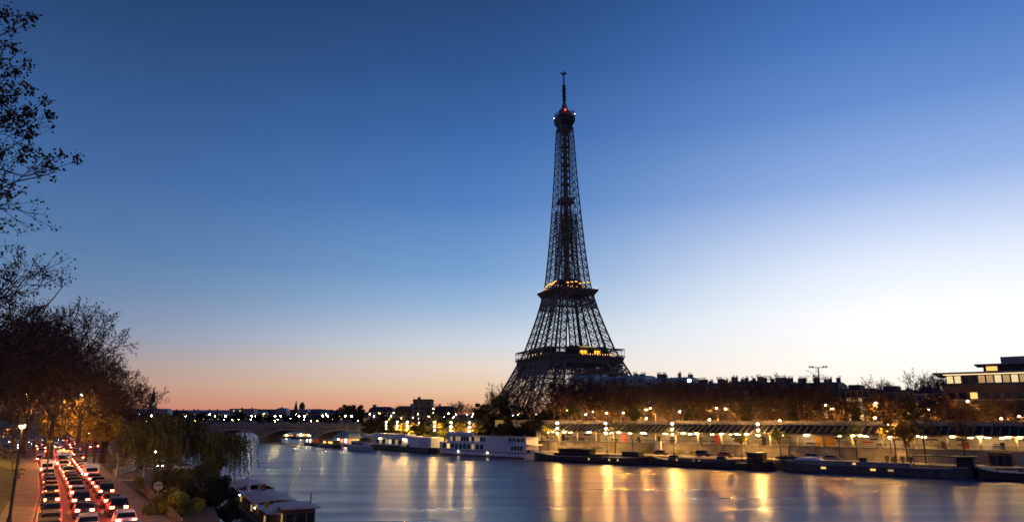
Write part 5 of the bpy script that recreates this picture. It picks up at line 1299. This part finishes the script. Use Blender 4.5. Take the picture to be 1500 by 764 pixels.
# weeping tree and shrubs
def willow(seed, h, cr):
    rd = random.Random(seed); T = MB(); C = MB(); T.tube((0, 0, -.2), (.2, .1, 2.2), .42, .34, 8); T.tube((.2, .1, 2.2), (.1, .4, h * .5), .34, .24, 8)
    tops = []
    for k in range(40):
        a = rd.uniform(0, 2 * PI); r_ = cr * rd.uniform(.15, .95); z = h * (.97 - .30 * (r_ / cr) ** 2) * rd.uniform(.86, 1.0); p = Vector((r_ * math.cos(a), r_ * math.sin(a), z)); mid = Vector((p.x * .45, p.y * .45, h * .72))
        C.tube((.1, .4, h * .48), mid, .14, .09, 5, 1); C.tube(mid, p, .08, .03, 4, 1); tops.append(p)
    for k in range(9):
        p = Vector((5.0 + k * .55 + rd.uniform(-.15, .15), rd.uniform(-1.0, 1.4), 7.5 - .06 * k + rd.uniform(-.2, .2))); C.tube((.1, .4, h * .5), p * .5 + Vector((0, 0, 3.4)), .12, .07, 5, 1); C.tube(p * .5 + Vector((0, 0, 3.4)), p, .07, .03, 4, 1); tops.append(p)
    for p in tops:
        for k in range(46):
            b = p + Vector((rd.gauss(0, .75), rd.gauss(0, .75), rd.gauss(0, .35))); ln = rd.uniform(1.6, max(2.0, min(6.0, b.z - .6))) * rd.uniform(.55, 1); out = Vector((b.x, b.y, 0)) * .05
            e = b + Vector((rd.gauss(0, .15), rd.gauss(0, .15), -ln)) + out; C.tube(b, e, .016, .006, 3, 1)
            for j in range(int(ln * 7)):
                c = b.lerp(e, (j + rd.random()) / (ln * 7)) + rv(rd, .07); s = rd.uniform(.16, .32); w = Vector((rd.gauss(0, 1), rd.gauss(0, 1), 0)).normalized() * s * .28; d = Vector((rd.gauss(0, .25), rd.gauss(0, .25), -1)) * s
                C.face([c, c + d * .5 + w, c + d, c + d * .5 - w], 0)
    return T.mesh('trunk', ['bark']), C.mesh('crown', ['leaf_olive', 'twig_brown'])
tree_thing('willow_tree', willow(7, 10.4, 6.0), (-46.2, 101.5, 3.7), 0, 'large drooping willow with dull brown green curtains over the river edge')
def bush_at(px, py, z, r_, hgt, leaf, label, seed, n=9, dens=420, s=.13):
    rd = random.Random(seed); p = onz(px, py, z); C = MB()
    for k in range(26): e = Vector((rd.gauss(0, r_ * .4), rd.gauss(0, r_ * .4), hgt * rd.uniform(.5, 1.0))); C.tube((rd.gauss(0, .2), rd.gauss(0, .2), -.2), e, .03, .012, 3, 1)
    leaf_crown(rd, C, [((rd.gauss(0, r_ * .5), rd.gauss(0, r_ * .5), hgt * rd.uniform(.25, .85)), (r_ * .45, r_ * .45, hgt * .28)) for _ in range(n)], dens, s)
    return tag(C.build('shrub', [leaf, 'twig_brown'], None, (p.x, p.y, z), seed * .7), label, 'shrub', 'shrubs along the near bank')
for a in ((240, 752, 3.9, 2.0, 2.6, 'leaf_olive', 'bushy yellowish shrub behind the wooden rail fence', 1), (262, 760, 3.6, 1.9, 2.4, 'leaf_lime', 'bright leafy shrub low by the frame edge behind the fence', 2), (287, 745, 3.4, 2.3, 3.6, 'leaf_green', 'dark green shrub between the willow and the houseboat', 3),
          (312, 752, 3.0, 1.8, 3.0, 'leaf_dark', 'very dark shrub against the brown houseboat side', 4), (300, 715, 3.0, 2.4, 3.4, 'leaf_green', 'green shrub under the willow beside the houseboat roof', 5), (262, 722, 3.6, 2.6, 3.4, 'leaf_olive', 'wide olive shrub beneath the willow curtains', 6),
          (232, 722, 3.9, 1.6, 2.6, 'leaf_olive', 'small olive shrub beside the round grey sign', 7), (322, 730, 2.6, 1.6, 3.0, 'leaf_dark', 'dark shrub pressed against the long cabin of the houseboat', 8), (335, 764, 2.4, 1.5, 2.4, 'leaf_dark', 'black green shrub in the corner by the near cabin', 9), (320, 692, 2.6, 1.7, 2.8, 'leaf_green', 'green shrub at the far corner of the houseboat', 10)):
    bush_at(*a)
# rail fence
fpts = [onz(205, 717, 3.9), onz(220, 731, 3.9), onz(236, 748, 3.9), onz(252, 764, 3.9), onz(272, 786, 3.9)]
fe = empty('rail_fence', fpts[0], 0, 'weathered wooden rail fence with crossed bars beside the pavement', 'fence')
m = MB(); P = []
for a, b in zip(fpts, fpts[1:]):
    n = max(2, int((b - a).length / 1.7))
    for j in range(n): P.append(a.lerp(b, j / n) - fpts[0])
for p in P: g = MB(); g.box((p.x, p.y, .55), (.12, .12, 1.1)); g.build('post', 'wood_grey', fe)
for a, b in zip(P, P[1:]):
    for z in (1.02, .25): m.tube((a.x, a.y, z), (b.x, b.y, z), .055, .055)
    m.tube((a.x, a.y, .25), (b.x, b.y, 1.0), .035, .035); m.tube((a.x, a.y, 1.0), (b.x, b.y, .25), .035, .035)
m.build('rails', 'wood_grey', fe)
# height gantry, barrier, round signs
gp = onz(190, 698, 3.9); gy = empty('entrance_gantry', gp, R(12), 'pale entrance gantry with a sign board over the ramp to the lower quay', 'gantry')
for x in (-2.0, 2.0): m = MB(); m.box((x, 0, 1.75), (.16, .16, 3.5)); m.build('post', 'cream_paint', gy)
m = MB(); m.box((0, 0, 3.2), (4.2, .14, .8)); m.build('header', 'cream_paint', gy)
m = MB(); m.box((0, -.1, 2.45), (3.8, .08, .7)); bo = m.build('sign_board', 'white_paint', gy)
for k, x in enumerate((-1.25, -.1)):
    g = MB(); n = 16
    for j in range(n): a, b = 2 * PI * j / n, 2 * PI * (j + 1) / n; g.loft([[(x + r_ * math.cos(t), y, 2.45 + r_ * math.sin(t)) for r_, y in ((.27, -.145), (.27, -.16), (.18, -.16), (.18, -.145))] for t in (a, b)])
    g.build('red_ring', 'red_paint', bo); g = MB(); g.box((x, -.15, 2.45), (.2, .02, .07)); g.build('mark', 'dark_metal', bo)
for x, w, z in ((1.05, .9, 2.58), (1.05, .8, 2.34)): g = MB(); g.box((x, -.15, z), (w, .02, .1)); g.build('mark', 'red_paint', bo)
br_ = empty('barrier', gp + Vector((.3, -.8, 0)), R(12), 'low tubular barrier gate standing under the entrance gantry', 'barrier')
m = MB()
for x in (-1.4, 1.8): m.tube((x, 0, 0), (x, 0, 1.1), .05, .05, 6); m.tube((x, 0, 1.0), (x - .5, 0, 0), .04, .04, 5)
m.tube((-1.4, 0, 1.0), (1.8, 0, 1.0), .05, .05, 6); m.tube((-1.4, 0, .5), (1.8, 0, .5), .04, .04, 6); m.build('frame', 'grey_metal', br_)
def round_sign(px, py, ybase, label, ring):
    p = onz(px, ybase, 3.9); h = atd(px, py, p.y).z - 3.9; t = empty('round_sign', p, R(18), label, 'sign')
    m = MB(); m.tube((0, 0, 0), (0, 0, h + .2), .04, .04, 6); m.build('post', 'grey_metal', t)
    r_ = .44 if ring else .46; m = MB(); m.tube((0, -.05, h), (0, -.09, h), r_, r_, 20, 0, True); d_ = m.build('disc', 'white_paint' if ring else 'grey_metal', t)
    if ring:
        g = MB(); n = 20
        for j in range(n): a, b = 2 * PI * j / n, 2 * PI * (j + 1) / n; g.loft([[(q_ * math.cos(t_), y, h + q_ * math.sin(t_)) for q_, y in ((r_, -.095), (r_, -.115), (r_ * .72, -.115), (r_ * .72, -.095))] for t_ in (a, b)])
        g.build('red_ring', 'red_paint', d_); g = MB(); g.box((0, -.11, h), (.5, .02, .12)); g.build('mark', 'dark_metal', d_)
    else: g = MB(); g.box((.1, -.1, h + .1), (.7, .02, .08)); g.build('bracket', 'dark_metal', d_)
round_sign(211, 677, 702, 'round white sign with red ring beside the entrance gantry', True)
round_sign(229, 711, 742, 'plain grey round sign turned away at the end of the rail fence', False)
ks_ = empty('stone_kerb_bar', onz(185, 702, 3.95), R(-8), 'pale kerb bar across the ramp entrance before the gantry', 'kerb bar'); m = MB(); m.box((0, -1.2, .08), (5.6, .3, .16)); m.build('bar', 'stone', ks_)
# direction sign by the junction
p = onz(133, 664, 3.95); ds = empty('direction_sign', p, R(20), 'wide orange lit direction sign on two posts beside the golden trees', 'sign'); h = atd(133, 641, p.y).z - 3.95
for x in (-1.0, 1.0): m = MB(); m.box((x, 0, h / 2), (.1, .1, h)); m.build('post', 'grey_metal', ds)
m = MB(); m.box((0, -.08, h), (3.0, .08, .95)); bo = m.build('board', 'orange_paint', ds); m = MB(); m.box((0, -.13, h), (2.5, .02, .3)); m.build('pale_band', 'white_paint', bo)
m = MB(); m.box((0, -1.0, .1), (5.0, 1.2, .2)); isl = m.build('traffic_island', 'stone', None, p - Vector((0, 0, .02)), R(20)); tag(isl, 'small pale kerbed island under the direction sign', 'traffic island')
# the wall along the ramp
rw = empty('ramp_wall', (0, 0, 0), 0, 'curved low stone wall lit yellow between the road and the lower quay', 'wall')
m = MB(); strip([(-66, 126), (-70, 141), (-88, 170), (-115, 215), (-150, 280), (-185, 345)], -.3, .3, 4.85, m, 1.0); m.build('masonry', 'ashlar', rw)
m = MB(); strip([(-66, 126), (-70, 141), (-88, 170), (-115, 215), (-150, 280), (-185, 345)], -.4, .4, 4.98, m, .12); m.build('coping', 'stone', rw)
# cars parked on the lower quay
WLp = [(-72, 143), (-88, 170), (-115, 215), (-150, 280), (-185, 345)]
for k in range(11):
    p, t = along(WLp, 8 + k * 7.2, 3.4); parked(PAINTS[(k * 5 + 1) % 6], (p.x, p.y, 2.0), math.atan2(t.y, t.x) + PI / 2 * .0, '%s car parked along the wall of the lower quay, %s from the gantry' % (PAINTS[(k * 5 + 1) % 6].replace('maroon', 'dark red'), ORD[k]), 'cars parked on the lower quay')
for k in range(8):
    p, t = along(WLp, 22 + k * 9.0, 12.0); parked(PAINTS[(k * 4 + 3) % 6], (p.x, p.y, 2.0), math.atan2(t.y, t.x) + 1.2, '%s car parked towards the river on the lower quay, %s from the gantry' % (PAINTS[(k * 4 + 3) % 6].replace('maroon', 'dark red'), ORD[k]), 'cars parked on the lower quay')
p = onz(192, 692, 3.2); parked('silver', (-71.5, 151, 2.0), 1.1, 'pale car half hidden behind the entrance gantry', 'cars parked on the lower quay')
p, t = along(WLp, 95, 8); copy_tree(CARS['black'], (p.x, p.y, 2.0), math.atan2(t.y, t.x) + PI, 'car with dazzling headlights facing out of the lower quay')
p, t = along(WLp, 32, 9); copy_tree(CARS['grey'], (p.x, p.y, 2.0), math.atan2(t.y, t.x) + PI - .5, 'grey car with both headlights lit on the ramp of the lower quay')
def bank_boat(c, Lh, B, label, cab, h=2.0):
    t = empty('moored_boat', c, math.atan2(100, -65), label, 'boat'); add_hull(t, Lh, B, 1.3, 'white_paint', 'blue_paint', 'deck_grey', sb=.6, ss=.2, n=14)
    m = MB(); m.box((-1, 0, 1.3 + h / 2), (Lh * .6, B * .72, h)); cb = m.build('cabin', cab, t); m = MB(); m.box((-1, 0, 1.38 + h), (Lh * .64, B * .84, .16)); m.build('roof', 'roof_pale', t)
    for k in range(5): g = MB(); g.box((-Lh * .27 + k * Lh * .11, B * .36, 1.3 + h * .6), (Lh * .08, .06, h * .45)); g.build('window', 'glass_dark', cb)
bank_boat((-118, 262, 0), 26, 5, 'white moored boat half hidden behind the willow crown', 'white_paint'); bank_boat((-140, 306, 0), 24, 5, 'white moored boat farther up near the bridge foot', 'roof_pale')

# ------------------------------------------------------------------ traffic, queued at rest
def van_template(name, paint, Lh, W_, Ht, cat, nwin):
    t = empty(name, (0, 0, -500), 0, '', cat); m = MB()
    m.loft([[(x, -w, z0), (x, -w, z1 - .25), (x, -w * .9, z1), (x, w * .9, z1), (x, w, z1 - .25), (x, w, z0)] for x, w, z0, z1 in ((-Lh, W_ * .97, .38, Ht - .03), (-Lh + .1, W_, .32, Ht), (Lh * .55, W_, .32, Ht), (Lh * .80, W_ * .98, .32, Ht * (.97 if nwin > 3 else .72)), (Lh, W_ * .92, .38, Ht * (.94 if nwin > 3 else .48)))])
    ks = [m.build('body', paint, t)]
    for sy in (-1, 1):
        for k in range(nwin): g = MB(); g.box((Lh * .45 - k * 1.5, sy * (W_ + .01), Ht * .66), (1.3 if nwin > 3 else 1.0, .04, Ht * .26)); ks.append(g.build('side_window', 'glass_dark', t))
    g = MB(); g.box((-Lh - .01, 0, Ht * .68), (.04, W_ * 1.5, Ht * .24)); ks.append(g.build('rear_window', 'glass_dark', t))
    g = MB(); g.box((Lh * .9, 0, Ht * .62), (.06, W_ * 1.6, Ht * .2)); ks.append(g.build('windscreen', 'glass_dark', t))
    wme = [k for k in KIDS[CARS['black']] if k.name.startswith('wheel')][0]; tme = [k for k in KIDS[CARS['black']] if k.name.startswith('tail_light')][0].data; hme = [k for k in KIDS[CARS['black']] if k.name.startswith('headlight')][0].data
    for x in (-Lh * .62, Lh * .62):
        for y in (-W_ + .08, W_ - .08): w = put('wheel', wme.data, t, (x, y, .32)); ks.append(w)
    for y in (-W_ + .22, W_ - .22): ks.append(put('tail_light', tme, t, (-Lh - .03, y, .95))); ks.append(put('headlight', hme, t, (Lh - .02, y, .72)))
    g = MB(); g.box((-Lh - .03, 0, .5), (.06, W_ * 1.9, .18)); ks.append(g.build('bumper', 'dark_metal', t))
    kids(t, *ks); TEMPLATES.append(t); CARS[name] = t
van_template('delivery_van', 'car_white', 2.6, .98, 2.3, 'van', 1); van_template('city_bus', 'roof_pale', 5.6, 1.22, 3.0, 'bus', 7)
SPECIAL = {(1, 13): 'city_bus', (2, 8): 'delivery_van', (0, 11): 'delivery_van'}
rnd = random.Random(23); n = 0
TS = 3.96
lanes = (('left', -2.75), ('middle', -.05), ('river side', 2.75))
for ln, (nm, off) in enumerate(lanes):
    s = 60 + ln * 2.6; k = 0
    while s < 235:
        p, t = along(RC, s, off * (1 if s < 190 else 1.35) + rnd.uniform(-.15, .15)); key = rnd.choice(PAINTS + ['suv_black', 'suv_silver'])
        key = SPECIAL.get((ln, k), key); xl = {'city_bus': 3.6, 'delivery_van': .6}.get(key, 0); s += xl; p, t = along(RC, s, off * (1 if s < 190 else 1.35))
        copy_tree(CARS[key], (p.x, p.y, TS - .03), math.atan2(t.y, t.x) + rnd.uniform(-.02, .02), '%s queued in the %s lane, %s from the frame edge' % (key.replace('_', ' ').replace('maroon', 'dark red').replace('delivery van', 'white delivery van').replace('city bus', 'pale city bus').replace('suv black', 'black SUV').replace('suv silver', 'silver SUV') + ('' if 'suv' in key or key in SPECIAL.values() else ' car'), nm, ordn(k)), 'cars queued on the riverside road')
        s += xl + (rnd.uniform(6.3, 8.4) if s > 110 else rnd.uniform(7.2, 11.5)); k += 1
k = 0
for s in range(238, 372, 9):
    for off in (-11, -7, -3.4, .4, 4.2, 8.4):
        if abs(off) > 5 and s < 262 or rnd.random() < .10: continue
        p, t = along(RC, s, off * (1.0 + (s - 238) / 170) + rnd.uniform(-.5, .5)); key = rnd.choice(PAINTS); on = off < -6
        copy_tree(CARS[key], (p.x, p.y + 0.0, TS - .03), math.atan2(t.y, t.x) + rnd.uniform(-.15, .15) + (PI if on else (.25 if s > 300 else 0)), '%s car in the junction crowd %s, %s from the queue' % (key.replace('maroon', 'dark red'), 'with white headlights' if on else 'showing red tail lights', ordn(k)), 'cars crowding the far junction'); k += 1
# ------------------------------------------------------------------ lamps along the road
def road_lamp(px, py, D, zb, label, em_='lamp_road', r_=.26, arm=0.0):
    p = atd(px, py, D); t = globe_lamp('road_lamp', em_, p.z - zb, r_, label, 'street lamp', None, (p.x, p.y, zb), arm=arm, hood=em_ in ('lamp_road', 'lamp_street')); return t
p1, p2 = atd(118, 578, 150), atd(108, 586, 152); pb = atd(131, 613, 151)
t = empty('road_lamp', (pb.x, pb.y, 3.95), 0, 'tall twin armed road lamp glowing orange above the golden trees', 'street lamp')
m = MB(); m.tube((0, 0, 0), (0, 0, p1.z - 4.0), .16, .09, 8); pb3 = Vector((pb.x, pb.y, 3.95))
for pp in (p1, p2): m.tube((0, 0, p1.z - 4.6), pp - pb3, .07, .05, 5)
m.build('pole', 'dark_metal', t)
for pp in (p1, p2): g = MB(); g.ball(pp - pb3, .34, 0, 6, 4, .6); g.build('lamp_globe', 'lamp_road', t); g = MB(); g.lathe(pp - pb3 + Vector((0, 0, .06)), [(.55, 0), (.5, .12), (.15, .3)], 8); g.build('lamp_hood', 'dark_metal', t)
road_lamp(33, 623, 62, 4.6, 'yellow globe lamp on a dark post beside the grass bank', 'lamp_street', .24); road_lamp(41, 576, 112, 8.4, 'dim orange lamp high in the dark trees, farther from the road', 'lamp_road', .2); road_lamp(60, 576, 118, 8.4, 'dim orange lamp high in the dark trees, nearer the road', 'lamp_road', .2)
road_lamp(107, 597, 175, 3.95, 'small orange lamp just under the twin road lamp'); road_lamp(131, 634, 160, 3.95, 'small white lamp over the direction sign', 'lamp_white', .16); road_lamp(142, 634, 168, 3.95, 'small white lamp between direction sign and ramp wall', 'lamp_white', .16)
road_lamp(90, 622, 230, 3.95, 'small greenish lamp among the golden trees above the junction', 'lamp_white', .25); road_lamp(228, 661, 92, 3.9, 'small orange lamp screened by the willow curtains', 'lamp_far', .1)
road_lamp(-12, 628, 78, 5.0, 'orange lamp at the edge of the frame behind the grass bank', 'lamp_road', .24)
pp_ = empty('bare_post', (*onz(33, 764, 4.6).xy, 4.4), 0, 'thin dark bare post rising beside the road edge', 'post'); m = MB(); m.tube((1.1, .6, 0), (1.1, .6, 6.6), .09, .07, 6, 0, True); m.build('pole', 'dark_metal', pp_); m = MB(); m.box((1.1, .6, 6.7), (.5, .16, .16)); m.build('bracket', 'dark_metal', pp_)
# ------------------------------------------------------------------ trees on the left
def big(px, ytop, D, seed, label, zb, spread=.9, leafy=1, lean=(0, 0), trunk=.28, tw=6, twl=1.0, twr=.022, mats=('bark', 'twig_brown', 'leaf_brown'), ls=.15, depth=5, maxf=26000, r0=None, flat=0.0):
    p = atd(px, ytop, D); h = (p.z - zb); me = bare_tree_meshes(seed, h * .93, spread, h * trunk, tw, twl, twr, depth, leafy, ls, mats, lean=lean, maxf=maxf, r0=r0, flat=flat)
    return tree_thing('plane_tree', me, (p.x, p.y, zb), seed, label, 'bare trees along the left road')
big(-272, -110, 27, 101, 'near tree with clumps of brown leaves reaching in at the top corner', 8.4, 1.05, 11, ls=.105, twl=.7, twr=.012, trunk=.3, maxf=60000)
big(-172, 195, 42, 102, 'near tree with fine windblown bare twigs at mid height of the frame edge', 8.4, 1.1, 2, ls=.12, twl=.9, twr=.014, trunk=.3, maxf=32000)
big(-268, 40, 36, 115, 'near leafy tree standing behind the top corner branches', 8.4, 1.05, 8, ls=.11, twl=.8, twr=.014, trunk=.3, maxf=50000)
big(-95, 300, 56, 103, 'tree with scattered brown leaves under the fine twigs at the frame edge', 8.4, .95, 2, ls=.12, twl=.8, twr=.015, trunk=.3, maxf=32000)
big(34, 425, 78, 104, 'broad dark tree with a leaning trunk above the globe lamp', 5.0, 1.0, 1, lean=(3.2, 2.0), maxf=34000, r0=.42)
big(100, 452, 100, 105, 'rounded dark tree whose crown is tallest above the road', 8.0, 1.0, 1, maxf=34000)
big(60, 470, 112, 106, 'dense dark tree behind the broad leaning tree', 8.0, 1.05, 2, maxf=34000)
big(132, 505, 138, 107, 'dark bare tree overhanging the road beyond the tallest crown', 8.0, 1.05, 1, twr=.028, maxf=30000)
big(10, 480, 92, 108, 'dark tree filling the frame edge behind the globe lamp', 8.4, 1.1, 2, maxf=30000)
big(165, 528, 160, 109, 'bare tree with wide crown above the ramp wall', 4.0, 1.0, 1, twr=.03, maxf=28000)
big(188, 553, 195, 110, 'last bare tree of the row, reaching towards the church spire', 4.0, 1.05, 1, twr=.035, maxf=26000)
big(150, 560, 185, 111, 'lower bare tree behind the wide crown over the ramp', 4.0, 1.1, 2, twr=.035, maxf=26000)
big(85, 520, 150, 112, 'dark bare tree deep inside the mass beside the road', 8.4, 1.1, 2, twr=.03, maxf=26000)
big(35, 540, 140, 113, 'dark bare tree farther up the avenue by the dim lamps', 8.4, 1.1, 2, twr=.03, maxf=26000)
big(120, 545, 210, 114, 'bare tree at the far bend above the junction', 8.4, 1.15, 2, twr=.04, maxf=24000)
for k, (px, yt, D, lb) in enumerate(((103, 592, 158, 'golden lit tree under the twin road lamp'), (122, 596, 170, 'golden lit tree just behind the twin road lamp'), (146, 604, 150, 'golden brown tree beside the ramp wall'), (85, 602, 190, 'golden lit tree nearest the far junction'), (160, 620, 160, 'low golden brown tree over the ramp wall'))):
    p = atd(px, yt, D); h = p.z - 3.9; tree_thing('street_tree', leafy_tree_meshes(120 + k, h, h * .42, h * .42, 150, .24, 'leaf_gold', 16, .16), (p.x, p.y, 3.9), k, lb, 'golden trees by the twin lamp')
# dark house fronts along the upper avenue
for k, (x, y, w, h, lb) in enumerate(((-150, 205, 30, 17, 'dark avenue house with a row of small lit windows behind the trees'), (-196, 262, 34, 17, 'dark avenue house at the far bend behind the trees'), (-105, 120, 26, 16, 'dark avenue house behind the leaning tree'))):
    t = empty('avenue_house', (x, y, 8.5), R(122), lb, 'building'); m = MB(); m.box((0, 6, h / 2), (w, 12, h)); m.build('wall', 'facade_dark', t); m = MB(); m.box((0, 6, h + .9), (w + .6, 12.6, 1.8), 0, 0, .86); m.build('roof', 'slate', t)
    for f in range(4):
        for j in range(8): put('window', winmesh(1.2, 1.8, 'window_soft' if f == 1 and j % 2 else 'glass_dark'), t, (-w / 2 + w * (j + .5) / 8, -.02, 3 + f * 3.6), PI)
for t in TEMPLATES: drop(t)
